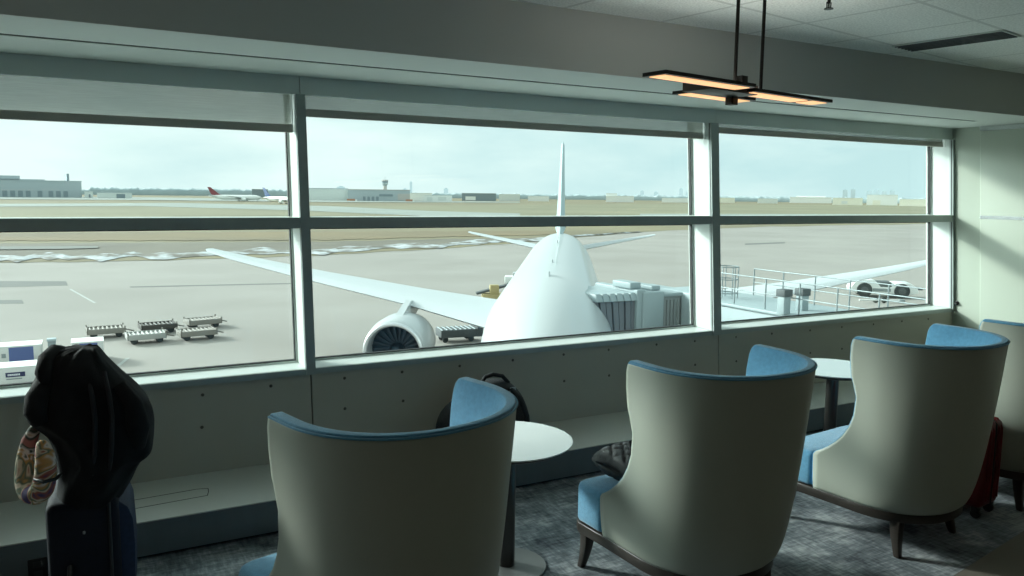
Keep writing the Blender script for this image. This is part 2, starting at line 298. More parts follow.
for k, (a, b) in enumerate(bays):
    mb = MB(); mb.box(a, b, .0, .184, 1.457, 1.515, fac); mb.cur = 1; mb.box(a, b, -.014, .0, 1.455, 1.514, fac)
    o = mb.build('trim_8', [M['white_alu'], M['alu']]); struct(o, 'grey transom bar across ' + WLAB[k], 'transom')
    mb = MB(); mb.box(a-.02, b+.02, .0, .24, .6475, .678, fac); mb.cur = 1; mb.box(a-.03, b+.03, -.012, .0, .645, .676, fac)
    o = mb.build('trim_9', [M['white_alu'], M['alu']]); struct(o, 'white window sill with a grey front edge in ' + WLAB[k], 'sill')
# roller blinds --------------------------------------------------------
BL = ['roller blind outside the left edge of the view', 'roller blind in the left window, lowered furthest of the three', 'roller blind in the middle window, rolled nearly all the way up', 'roller blind in the right window nearest the end wall, hem just under the fascia']
for k, (a, b, h0, h1) in enumerate([(-4.85, -1.91, 1.99, 1.99), (-1.84, 1.012, 1.968, 1.985), (1.085, 3.985, 2.056, 2.080), (4.075, 6.80, 2.10, 2.135)]):
    r = thing('roller_blind', BL[k], 'blind', (0, 0, 0), group='roller blinds')
    def sh(x, w, z, a=a, b=b, h0=h0, h1=h1): return fac(x, w, z)
    hm = (h0+h1)/2
    MB().box(a, b, .058,   .0595, hm+.03, 2.24, fac).build('blind_cloth', M['screen'], r)
    MB().box(a-.003, b+.003, .052, .066, hm+.004, hm+.048, fac).build('hem_bar', M['hem'], r, bevel=.004)
    MB().tube([fac(a, .065, 2.245), fac(b, .065, 2.245)], .022, 14).build('roll', M['screen'], r, smooth=40)
    if k > 0: MB().box(b-.004, b+.002, .03, .034, hm+.005, 2.2, fac).build('side_clip', M['white_alu'], r)

# ceiling vent, sprinkler ---------------------------------------------
v = thing('ceiling_vent', 'long dark slot vent set into the ceiling tiles at upper right', 'vent', ab(5.01, 2.2, ZC), GA)
MB().box(-.125, .125, -.30, .30, -.003, .0).build('dark_slot', M['dark'], v)
mb = MB()
for k in range(6): mb.box(-.115+k*.042, -.108+k*.042, -.3, .3, -.012, -.003)
mb.build('blade', M['darkgrey'], v)
mb = MB(); mb.box(-.13, .13, -.31, -.30, -.008, 0); mb.box(-.13, .13, .30, .31, -.008, 0); mb.box(-.13, -.12, -.3, .3, -.008, 0); mb.box(.12, .13, -.3, .3, -.008, 0); mb.build('frame', M['soffit'], v)
sq = onz(829, 3, 2.56)
s = thing('sprinkler_head', 'small black sprinkler head hanging from the ceiling tiles', 'sprinkler', (sq.x, sq.y, ZC))
MB().lathe([(0, 0), (.032, 0), (.03, -.008), (.012, -.012), (0, -.012)], 20).build('escutcheon', M['blackmetal'], s, smooth=40)
MB().lathe([(0, -.01), (.008, -.01), (.008, -.03), (.004, -.034), (.004, -.052), (0, -.052)], 12).build('body', M['blackmetal'], s, smooth=40)
mb = MB(); mb.bar((-.014, 0, -.026), (-.012, 0, -.055), .004); mb.bar((.014, 0, -.026), (.012, 0, -.055), .004); mb.lathe([(0, -.054), (.02, -.054), (.022, -.058), (0, -.058)], 16); mb.build('deflector', M['blackmetal'], s)

# pendant lamp ----------------------------------------------------------
pz = 2.1
pd = thing('pendant_lamp', 'black pendant lamp of flat glowing plates on two rods in front of the grey beam', 'lamp', (0, 0, 0), group='pendant lamps along the lounge')
def pab(a, b, z): return tuple(ab(a, b, z))
for i, (a0, a1, b0, b1, lit) in enumerate([(2.25, 2.80, 1.995, 2.112, [(2.265, 2.785)]), (2.73, 3.18, 2.265, 2.38, [(2.745, 3.165)]), (2.90, 3.505, 2.07, 2.20, [(2.915, 3.33), (3.37, 3.49)])]):
    p = MB().box(a0, a1, b0, b1, pz, pz+.014, pab).build('light_plate', M['blackmetal'], pd)
    for l0_, l1_ in lit: MB().box(l0_, l1_, b0+.022, b1-.022, pz-.003, pz+.001, pab).build('diffuser', M['lamp'], p)
    MB().box(a0+.02, a1-.02, b0+.02, b1-.02, pz+.013, pz+.016, pab).build('up_diffuser', M['uplamp'], p)
MB().box(2.66, 2.98, 2.112, 2.265, pz-.006, pz+.034, pab).build('centre_bar', M['bronze'], pd, bevel=.003)
for a, b, z0, z1 in ((2.84, 2.10, pz+.03, pz+.06), (2.96, 2.235, pz-.04, pz)): MB().box(a-.02, a+.02, b-.02, b+.02, z0, z1, pab).build('bracket', M['blackmetal'], pd, bevel=.002)
for a, b in ((2.705, 2.03), (2.965, 2.09)): MB().tube([ab(a, b, pz+.01), ab(a, b, ZC)], .0075, 10).build('rod', M['blackmetal'], pd, smooth=50)
cn = ab(2.835, 2.06, 0); MB().lathe([(0, ZC-.025), (.09, ZC-.025), (.095, ZC-.02), (.095, ZC), (0, ZC)], 28, (cn.x, cn.y, 0)).build('ceiling_canopy', M['blackmetal'], pd, smooth=40)
for da, db, lab in ((-3.4, -.3, 'left of the navy suitcase, beyond the left edge'), (.2, -2.7, 'above the tiles behind the viewer'), (-3.4, -3.0, 'at the rear left of the lounge'), (3.6, -2.7, 'over the tiles beyond the right edge')):  # out-of-view copies added to brighten the ceiling and room
    o = copy_tree(pd); o.location = ab(da, db, 0); tag(o, 'unseen pendant lamp added for fill light ' + lab, 'lamp')

# ================================================================== ARMCHAIRS
PF = [(.205, .184), (.395, .178), (.414, .164), (.432, .134), (.455, .101), (.49, .06), (.526, .026), (.58, -.008), (.642, -.032), (.732, -.042), (.80, -.024), (.829, -.013), (.914, -.005), (.975, -.007), (1.0, -.014), (1.015, -.026), (1.03, -.045)]
def interp(t, z):
    if z <= t[0][0]: return t[0][1]
    for (a, b), (c, d) in zip(t, t[1:]):
        if z <= c: return b+(d-b)*(z-a)/(c-a)
    return t[-1][1]
def shell_ring(z, off=0., doff=None, front=0.):
    v = max(0, z-.211)/.804; v = v**.48 if v > 0 else 0; a = .306+.062*v; yB = -.352-.138*v; yf = interp(PF, z)+front
    a2, yB2 = a-off, yB+(doff if doff is not None else off)
    yc = yB2+min(a2, .36); pts = []
    for i in range(8): pts.append((-a2, yf+(yc-yf)*i/8))
    n = 2.17
    for i in range(49):
        ph = PI*i/48; c, s_ = cos(ph), sin(ph)
        pts.append((-a2*copysign(abs(c)**(2/n), c), yc-(yc-yB2)*abs(s_)**(2/n)))
    for i in range(8): pts.append((a2, yc+(yf-yc)*(i+1)/8))
    return [(x, y, z) for x, y in pts]
def make_chair():
    t = thing('armchair', 'x', 'armchair', (0, 0, 0))
    zs = [.205, .23, .27, .31, .35, .38, .396, .406, .414, .423, .432, .443, .455, .472, .49, .508, .526, .55, .58, .61, .642, .69, .732, .77, .80, .829, .87, .914, .95, .975, .99, 1.0, 1.01]
    mb = MB(); g = [shell_ring(z, 0, front=-.007) for z in zs]; n = len(g[0]); vs = sum(g, [])
    mb.add(vs, [(k*n+i, k*n+i+1, (k+1)*n+i+1, (k+1)*n+i) for k in range(len(g)-1) for i in range(n-1)])
    mb.build('shell', M['vinyl'], t, smooth=180, solid=.003)
    zs2 = zs+[1.014, 1.019]
    outer = [shell_ring(z, .0035) for z in zs2]; inner = []
    for z in zs2:
        tp = max(0, (z-.80)/.22); th = .05+.018*max(0, min(1, (z-.45)/.4))-.026*tp; inner.append(shell_ring(z, th, th+.03-.045*tp, 0))
    mb = MB(); vs = sum(outer, [])+sum(inner, []); K = len(zs2); o = K*n; fs = []
    for k in range(K-1):
        for i in range(n-1):
            fs.append((k*n+i, k*n+i+1, (k+1)*n+i+1, (k+1)*n+i)); fs.append((o+k*n+i, o+(k+1)*n+i, o+(k+1)*n+i+1, o+k*n+i+1))
        for i in (0, n-1): fs.append((k*n+i, (k+1)*n+i, o+(k+1)*n+i, o+k*n+i))
    for i in range(n-1):
        fs.append(((K-1)*n+i, (K-1)*n+i+1, o+(K-1)*n+i+1, o+(K-1)*n+i)); fs.append((i, o+i, o+i+1, i+1))
    mb.add(vs, fs); mb.build('lining', M['blue'], t, bevel=.016, seg=4, ang=55)
    # seam cord where vinyl meets cloth
    top = [(x, y, 1.010) for x, y, z in shell_ring(1.01, -.001, front=-.007)]
    MB().tube(top, .0035, 6).build('piping', M['blue'], t, smooth=60)
    # seat cushion: T shape
    w, wi = .315, .252
    mb = MB(); mb.prism([(-w, .19), (-wi, .19), (-wi, -.22), (wi, -.22), (wi, .19), (w, .19), (w, .35), (w-.02, .385), (w-.06, .396), (-w+.06, .396), (-w+.02, .385), (-w, .35)], .214, .392)
    mb.build('seat_cushion', M['blue'], t, bevel=.026, seg=4)
    # wooden rail following the plan
    r = [(x, y) for x, y, z in shell_ring(.211, -.004)]
    r = r+[(.314, .35), (.295, .39), (-.295, .39), (-.314, .35)]
    MB().prism(r, .166, .213).build('base_rail', M['wood'], t, bevel=.004, seg=2)
    for sx in (-1, 1):
        for fx, fy_, tx, ty in ((.292, .352, .276, .332), (.251, -.240, .232, -.215)):
            rings = []
            for k in range(7):
                u = k/6; z = .17*(1-u); c = u*u; px, py = tx+(fx-tx)*c, ty+(fy_-ty)*c; hw = .026-.012*u
                rings.append([(sx*px-hw, py-hw, z), (sx*px+hw, py-hw, z), (sx*px+hw, py+hw, z), (sx*px-hw, py+hw, z)])
            MB().loft(rings).build('leg', M['wood'], t, bevel=.004, seg=2)
    return t
chair = make_chair()
spots = [(.777, 2.379, 14.1, 'cream backed blue armchair nearest the navy suitcase, cut off by the bottom edge'),
         (2.18, 2.459, 2.8, 'cream backed blue armchair holding the quilted charcoal bag on its seat'),
         (3.455, 2.47, 6.35, 'cream backed blue armchair with the red suitcase tucked against its right side'),
         (4.548, 2.53, 6.3, 'cream backed blue armchair at the right edge, mostly outside the picture')]
for i, (x, y, a, lab) in enumerate(spots):
    o = chair if i == 0 else copy_tree(chair)
    o.location = (x, y, 0); o.rotation_euler = (0, 0, radians(a)); tag(o, lab, 'armchair', 'lounge armchairs in a row')

# ================================================================== SIDE TABLES
def make_table():
    t = thing('side_table', 'x', 'table', (0, 0, 0))
    R = .286
    MB().lathe([(0, .573), (R-.012, .573), (R-.002, .579), (R, .585), (0, .585)], 72).build('tabletop', M['whitetop'], t, smooth=35)
    MB().lathe([(0, .560), (R-.03, .560), (R-.008, .5725), (0, .5735)], 72).build('underside', M['tedge'], t, smooth=35)
    MB().lathe([(0, .01), (.038, .01), (.038, .565), (0, .565)], 32).build('pole', M['pole'], t, smooth=40)
    MB().lathe([(0, 0), (.178, 0), (.18, .003), (.178, .008), (.05, .012), (0, .012)], 60).build('base_disc', M['base'], t, smooth=40)
    return t
tb = make_table()
for i, (x, y, lab) in enumerate([(1.572, 2.95, 'round white side table to the right of the first armchair'), (4.12, 3.34, 'round white side table behind the armchair beside the red suitcase')]):
    o = tb if i == 0 else copy_tree(tb); o.location = (x, y, 0); tag(o, lab, 'table', 'round white side tables')

# ================================================================== BAGS
def hn(*a):                                   # cheap smooth pseudo noise
    x, y, z = a; return sin(x*1.7+y*2.3+z*.9)*.5+sin(x*3.1-y*1.9+z*2.7+1.3)*.3+sin(-x*5.3+y*4.7+z*3.9+.4)*.2
# navy suitcase
sc = thing('suitcase', 'upright navy blue soft suitcase standing under the black jacket', 'suitcase', (-.052, 3.13, 0), radians(-3))
mb = MB(); mb.box(-.118, .105, -.19, .19, .05, .60); mb.build('body', M['navy'], sc, bevel=.03, seg=4)
mb = MB(); rings = []
for k, z in enumerate([.12, .15, .25, .4, .5, .545, .57]):
    d = [.005, .03, .045, .05, .046, .032, .006][k]; rings.append([(.10, -.16, z), (.10+d, -.15, z), (.10+d*1.1, 0, z), (.10+d, .15, z), (.10, .16, z)])
mb.loft(rings); mb.build('front_pocket', M['navyside'], sc, bevel=.012, seg=3)
mb = MB()
for x in (.075,): mb.tube([(x, -.192, .06), (x, -.193, .3), (x, -.192, .585), (x, -.16, .603), (x, .16, .603)], .005, 8)
mb.build('zip', M['blackplastic'], sc, smooth=50)
mb = MB(); mb.prism([(-.008, -.1935), (.0, -.1935), (.0, -.188), (-.008, -.188)], .485, .497); mb.build('badge', M['grey'], sc, bevel=.003)
mb = MB(); mb.tube([(-.05, -.193, .10), (-.05, -.225, .12), (-.05, -.23, .25), (-.05, -.225, .36), (-.05, -.193, .38)], .009, 8); mb.build('side_handle', M['blackplastic'], sc, smooth=50)
for x in (-.085, .075):
    for y in (-.15, .15):
        wv = MB().lathe([(0, -.014), (.024, -.014), (.028, -.009), (.028, .009), (.024, .014), (0, .014)], 18, (x, y, .028), 'x').build('wheel', M['blackplastic'], sc, smooth=40)
mb = MB()
for y in (-.085, .085): mb.tube([(-.07, y, .58), (-.07, y, 1.075)], .008, 8)
mb.tube([(-.07, -.10, 1.08), (-.07, .10, 1.08)], .015, 10); mb.build('pull_handle', M['blackplastic'], sc, smooth=50)
# black jacket draped over the pull handle
outl = [(346, 70, 97, .05), (350, 55, 101, .08), (358, 44, 107, .115), (366, 39, 115, .14), (374, 34, 123, .155), (382, 29, 132, .165), (391, 25, 141, .175), (400, 24, 149, .18), (408, 24, 152, .185), (413, 30, 153, .185), (422, 42, 154, .185), (435, 47, 153.5, .185), (449, 50, 151, .182), (455, 51, 140, .18), (465, 51, 133, .175), (475, 50, 128, .17), (489, 48, 118, .155), (495, 48, 110, .14)]
prof = [(1.106-(y-348)*.0037-((a+b)/2-75)*.0005, -.295+.00305*a, -.295+.00305*b, d) for y, a, b, d in outl]
rings = []; N = 64
jl = [(z, a, b, d) for z, a, b, d in prof]
fine = []
for (z0, a0, b0, d0), (z1, a1, b1, d1) in zip(jl, jl[1:]):
    for u in (0, .5): fine.append((z0+(z1-z0)*u, a0+(a1-a0)*u, b0+(b1-b0)*u, d0+(d1-d0)*u))
fine.append(jl[-1])
for z, a, b, d in fine:
    ring = []; c = (a+b)/2; hw = (b-a)/2
    fold = min(1, max(0, (1.12-z)/.2))
    for i in range(N):
        t = 2*PI*i/N; e = .82
        x = copysign(abs(cos(t))**e, cos(t)); y = copysign(abs(sin(t))**e, sin(t))
        k = 1+fold*(.035*sin(9*t+6*hn(z*3, 0, 1))+.03*hn(t*3, z*16, 2))-.02*fold
        yy = d*y*k*(1+.07*fold*sin(5*t+z*14))
        ring.append((c+hw*x*(1+.25*(k-1)), yy, z+.006*hn(t*5, z*9, 1)))
    rings.append(ring)
jk = thing('jacket', 'black jacket heaped over the raised handle of the navy suitcase', 'jacket', (0, 3.08, 0))
MB().loft(rings).build('body', M['black'], jk, smooth=180, sub=1)
# collar roll at the top left and a hanging sleeve
mb = MB(); mb.tube([(-.150, -.13, 1.01), (-.158, -.11, 1.05), (-.150, -.06, 1.085), (-.128, .0, 1.10), (-.10, .05, 1.09)], [.018, .026, .026, .024, .016], 12); mb.build('collar', M['black'], jk, smooth=180)
mb = MB(); pts = [(-.15, -.10, 1.02), (-.18, -.14, .97), (-.185, -.155, .93), (-.172, -.155, .89)]
mb.tube(pts, [.03, .036, .034, .022], 14); mb.build('sleeve', M['black'], jk, smooth=180)
mb = MB(); pts = [(.06, -.13, .99), (.10, -.15, .92), (.115, -.15, .84), (.11, -.13, .765)]
mb.tube(pts, [.025, .036, .04, .026], 14); mb.build('sleeve', M['black'], jk, smooth=180)
mb = MB()
for px in (-.03, .02): mb.tube([(px, -.13, 1.04), (px+.01, -.178, .97), (px+.015, -.19, .9), (px+.01, -.19, .8), (px, -.178, .70)], [.006, .008, .008, .008, .006], 8)
mb.build('placket', M['nylon'], jk, smooth=60)
# travel neck pillow
np_ = thing('neck_pillow', 'flower printed travel neck pillow hanging at the left of the navy suitcase', 'neck pillow', (.012, 2.99, -.01))
P = [(-.190, .04, .885), (-.215, .03, .85), (-.232, .02, .80), (-.240, .0, .75), (-.240, -.03, .70), (-.228, -.06, .672), (-.208, -.09, .668), (-.186, -.11, .69), (-.176, -.12, .74), (-.172, -.12, .79), (-.178, -.115, .835), (-.186, -.11, .86)]
MB().tube(P, [.010, .022, .027, .030, .033, .036, .038, .037, .033, .031, .027, .010], 18).build('cushion', M['floral'], np_, smooth=180, sub=1)
MB().tube([(-.182, -.075, .738), (-.205, -.130, .737), (-.18, -.166, .736), (-.148, -.150, .735), (-.135, -.11, .735)], .006, 8).build('strap', M['blackplastic'], np_, smooth=60)
MB().tube([(-.19, .04, .88), (-.18, .05, .92), (-.16, .05, .97)], .004, 6).build('cord', M['blackplastic'], np_, smooth=60)
# backpack leaning on the wall panels
bp = thing('backpack', 'black backpack on the ledge behind the first armchair', 'backpack', (2.03, 4.03, .177), radians(-2))
rings = []
for z, w, d, c in [(0, .24, .10, -.035), (.02, .275, .13, -.04), (.08, .29, .15, -.04), (.15, .285, .15, -.045), (.22, .265, .14, -.04), (.28, .22, .125, -.02), (.33, .15, .105, .015), (.365, .11, .085, .02), (.388, .07, .06, .02), (.398, .03, .03, .02)]:
    ring = []
    for i in range(40):
        t = 2*PI*i/40; x = copysign(abs(cos(t))**.7, cos(t)); y = copysign(abs(sin(t))**.7, sin(t)); k = 1+.03*hn(t*3, z*22, 3)
        ring.append((c+w*x*k, d*y*k, z))
    rings.append(ring)
MB().loft(rings).build('body', M['nylon'], bp, smooth=180, sub=1)
rings = []
for z, w, d in [(.03, .15, .01), (.05, .18, .05), (.14, .185, .06), (.2, .16, .045), (.225, .12, .01)]: rings.append([(w*cos(t), -.12-d*(.5-.5*cos(2*t))*abs(sin(t)) if sin(t) < 0 else -.11, z) for t in [2*PI*i/24 for i in range(24)]])
MB().loft(rings).build('pocket', M['nylon'], bp, smooth=180)
MB().tube([(-.07, -.03, .39), (-.05, -.035, .425), (0, -.035, .435), (.06, -.035, .42), (.10, -.04, .375)], .012, 10).build('grab_handle', M['nylon'], bp, smooth=60)
for s_ in (-1, 1): MB().tube([(s_*.08, -.09, .36), (s_*.13, -.14, .30), (s_*.16, -.16, .2), (s_*.17, -.15, .1), (s_*.18, -.13, .03)], .016, 10).build('shoulder_strap', M['nylon'], bp, smooth=60)
MB().box(.075, .115, -.108, -.098, .335, .365).build('label_patch', M['grey'], bp, bevel=.003)
# quilted bag on the seat of the second chair
qb = thing('quilted_bag', 'charcoal quilted bag resting on the blue seat of the second armchair', 'bag', (2.10, 2.73, .390), radians(4)); qb.scale = (1.0, 1.1, 1.12)
NX, NY = 40, 30; top, botm = [], []
def puff(u, v):
    e = (max(0, 1-abs(u)**3.2))**.45*(max(0, 1-abs(v)**3.2))**.45
    a_, b_ = (u*2.4+v*1.5), (u*2.4-v*1.5); q1 = min(abs(a_-round(a_)), abs(b_-round(b_))); return e, min(1, q1/.16)
mb = MB(); vs = []
for sgn in (1, -1):
    for j in range(NY+1):
        for i in range(NX+1):
            u, v_ = 2*i/NX-1, 2*j/NY-1; e, q1 = puff(u, v_)
            z = .073+sgn*(.066*e*(.66+.34*sqrt(q1)))
            vs.append((u*.155*(1-.06*v_*v_), v_*.125*(1-.06*u*u), max(.0, z) if sgn < 0 else z))
nn = (NX+1)*(NY+1); fs = []
for j in range(NY):
    for i in range(NX):
        k = j*(NX+1)+i; fs += [(k, k+1, k+NX+2, k+NX+1), (nn+k, nn+k+NX+1, nn+k+NX+2, nn+k+1)]
bd = [i for i in range(NX)]+[j*(NX+1)+NX for j in range(NY)]+[NY*(NX+1)+i for i in range(NX, 0, -1)]+[j*(NX+1) for j in range(NY, 0, -1)]
for a, b in zip(bd, bd[1:]+bd[:1]): fs.append((a, b, nn+b, nn+a))
mb.add(vs, fs); mb.build('body', M['quilt'], qb, smooth=180)
mb = MB(); mb.tube([(-.15, -.07, .075), (-.158, 0, .09), (-.15, .07, .075)], .006, 8); mb.build('trim_cord', M['nylon'], qb, smooth=60)
MB().tube([(-.05, -.03, .136), (-.045, -.01, .158), (.0, .0, .163), (.045, -.01, .158), (.05, -.03, .136)], .007, 8).build('carry_handle', M['nylon'], qb, smooth=60)
# red suitcase between third and fourth chairs
rs = thing('suitcase', 'dark red hard shell suitcase standing between the two right armchairs', 'suitcase', (4.065, 2.46, 0), radians(8))
mb = MB(); mb.box(-.105, .105, -.17, .17, .055, .515); mb.build('shell', M['red'], rs, bevel=.035, seg=5)
for x in (-.062, -.03, .03, .062): MB().tube([(x, -.173, .10), (x, -.174, .3), (x, -.173, .47), (x, -.15, .514), (x, 0, .519), (x, .15, .514)], .007, 8).build('rib', M['red'], rs, smooth=60)
MB().tube([(0, -.172, .07), (0, -.1725, .3), (0, -.172, .5), (0, -.16, .516), (0, .16, .516)], .004, 6).build('zip', M['blackplastic'], rs, smooth=60)
MB().tube([(.02, -.06, .512), (.02, -.05, .54), (.02, .05, .54), (.02, .06, .512)], .009, 8).build('carry_handle', M['blackplastic'], rs, smooth=60)
for x in (-.075, .075):
    for y in (-.135, .135):
        k = MB().lathe([(0, -.012), (.022, -.012), (.025, -.008), (.025, .008), (.022, .012), (0, .012)], 16, (x, y, .025), 'x').build('wheel', M['blackplastic'], rs, smooth=40)
        MB().box(x-.018, x+.018, y-.018, y+.018, .03, .062).build('fork', M['blackplastic'], k, bevel=.004)

# ================================================================== OUTDOORS: ground
def poly(name, pts, z, m, th=.01):
    return MB().prism(pts, GZ+z-th, GZ+z).build(name, m)
def pinter(pl, x):
    for (a, b), (c, d) in zip(pl, pl[1:]):
        if x <= c: return b+(d-b)*(x-a)/(c-a)
    return pl[-1][1]
def strip(name, lo, hi, z, m, wob=0., N=90, x0=None, x1=None):
    x0 = x0 if x0 is not None else lo[0][0]; x1 = x1 if x1 is not None else lo[-1][0]; vs = []
    for i in range(N+1):
        x = x0+(x1-x0)*i/N
        for pl, k in ((lo, 1), (hi, 2)):
            y = pinter(pl, x)
            if wob: y += wob*(sin(x*.13+k*3+z*40)*.5+sin(x*.41+k)*.3)
            p = gp(x, y); vs.append((p[0], p[1], GZ+z))
    return MB().add(vs, [(2*i, 2*i+2, 2*i+3, 2*i+1) for i in range(N)]).build(name, m)
o = MB().prism([(-600, 5.3), (3500, 5.3), (3500, 3600), (-600, 3600)], GZ-1, GZ).build('ground', M['apron']); struct(o, 'wide pale concrete apron below the window', 'apron')
o = MB().box(-40, 19.5, 5.2, 14.5, -3.3, -3.0).build('trim_10', M['bounce_roof']); struct(o, 'unseen pale roof slab added under the windows to bounce daylight up', 'roof')  # added slab, hidden below the sill, throws daylight up at the ceiling
near = [(-80, 264), (0, 263), (80, 262), (160, 260.5), (310, 256), (430, 249.5), (520, 243), (640, 232), (760, 227), (860, 225), (1100, 222)]
farl = [(-80, 191.6), (160, 194.2), (520, 197.8), (860, 201.0), (1100, 203.4)]
o = strip('field', near, farl, .05, M['grass'], .5); struct(o, 'dry brown airfield grass beyond the concrete', 'field')
o = strip('field', [(-80, 258), (160, 255), (330, 250), (460, 244), (560, 240)], [(-80, 245), (100, 243), (330, 242), (460, 239), (560, 238)], .10, M['mud'], .5); struct(o, 'grey muddy verge behind the snow', 'field')
o = strip('field', [(-80, 241.5), (180, 241), (330, 240.5), (420, 238), (560, 235)], [(-80, 234), (180, 233), (560, 231)], .15, M['tan'], .6); struct(o, 'tan bare soil strip just below the transom at left', 'field')
o = strip('field', [(-80, 218), (300, 218.5), (640, 217.5), (1100, 218)], [(-80, 205), (100, 205), (300, 206.5), (640, 204), (1100, 206.5)], .2, M['olive']); struct(o, 'olive green strip of airfield grass in the middle distance', 'field')
o = strip('taxiway', [(-80, 207.5), (140, 206.5), (300, 211), (430, 217), (520, 219)], [(-80, 204.6), (180, 203.3), (330, 206.5), (430, 211.5), (520, 214)], .35, M['taxi']); struct(o, 'pale taxiway curving across the airfield at left', 'taxiway')
o = strip('taxiway', [(-80, 199), (160, 200.6), (330, 202.5), (520, 203)], [(-80, 195.4), (160, 197.8), (330, 200.5), (520, 202)], .5, M['taxi']); struct(o, 'far pale concrete in front of the hangars', 'taxiway')
o = strip('taxiway', [(640, 216.7), (1100, 217.5)], [(640, 214.2), (1100, 215)], .35, M['taxi']); struct(o, 'pale taxiway line seen through the right windows', 'taxiway')
o = strip('road', [(-80, 251.5), (60, 250.3), (98, 249.2)], [(-80, 247.9), (60, 247.4), (98, 247.2)], .25, M['road']); struct(o, 'short grey service road at far left', 'road')
# snow bank: lumpy strip along the edge of the concrete
up = [(-80, 254.5), (0, 254), (80, 253.5), (160, 252), (310, 247.5), (430, 242.5), (520, 238), (640, 233)]
mb = MB(); rows = []; NS = 220; NW = 9
def along(pl_, t):
    t *= len(pl_)-1; i = min(int(t), len(pl_)-2); u = t-i; return Vector((pl_[i][0]+(pl_[i+1][0]-pl_[i][0])*u, pl_[i][1]+(pl_[i+1][1]-pl_[i][1])*u))
nn_, uu_ = near[:8], up
for i in range(NS+1):
    t = i/NS; a = Vector(gp(*along(nn_, t))); b = Vector(gp(*along(uu_, t))); row = []
    wn = .55+.45*hn(t*40, 1, 2); c = (a+b)/2; hw = (b-a)*.5*max(.45, wn)
    sh_ = (b-a)*.22*hn(t*26, 4, 1)
    for j in range(NW):
        v_ = 2*j/(NW-1)-1; p = c+sh_+hw*v_
        hgt = max(0, 1-v_*v_)*(.35+.5*max(0, hn(t*90, j*.8, 3)+.4))*max(0, min(1, 1.5+hn(t*30, 2, 5)*2))
        row.append((p.x, p.y, GZ+.14+.38*hgt))
    rows.append(row)
vs = sum(rows, []); mb.add(vs, [(i*NW+j, i*NW+j+1, (i+1)*NW+j+1, (i+1)*NW+j) for i in range(NS) for j in range(NW-1)])
tag(mb.build('snow_bank', M['snow'], smooth=180), 'long strip of old ploughed snow along the edge of the concrete', 'snow', kind='stuff')
for pts, lab in (([(-60, 281), (66, 281.3), (68, 285.5), (12, 287), (-60, 289)], 'large dark repair patch in the concrete at far left'), ([(-60, 301), (22, 300), (24, 303.5), (-60, 305)], 'small dark repair patch in the concrete at the left edge'), ([(745, 243.5), (785, 242), (785, 243.4), (745, 245)], 'dark stain on the concrete seen through the right window'), ([(130, 286.5), (292, 283), (292, 284), (130, 287.6)], 'long thin dark joint in the concrete beyond the dollies')):
    tag(poly('apron_patch', [gp(*p) for p in pts], .012, M['patch']), lab, 'ground patch', 'repair patches in the concrete')
for (a, b) in (((70, 289), (95, 303)), ((118, 366), (128, 358))):
    A, B = Vector(gp(*a)), Vector(gp(*b)); n_ = Vector((-(B-A).y, (B-A).x)).normalized()*.12
    tag(poly('painted_line', [tuple(A-n_), tuple(A+n_), tuple(B+n_), tuple(B-n_)], .012, M['paint']), {70: 'short white painted line near the left dark patch', 118: 'dim painted line right of the black jacket'}[a[0]], 'painted line')

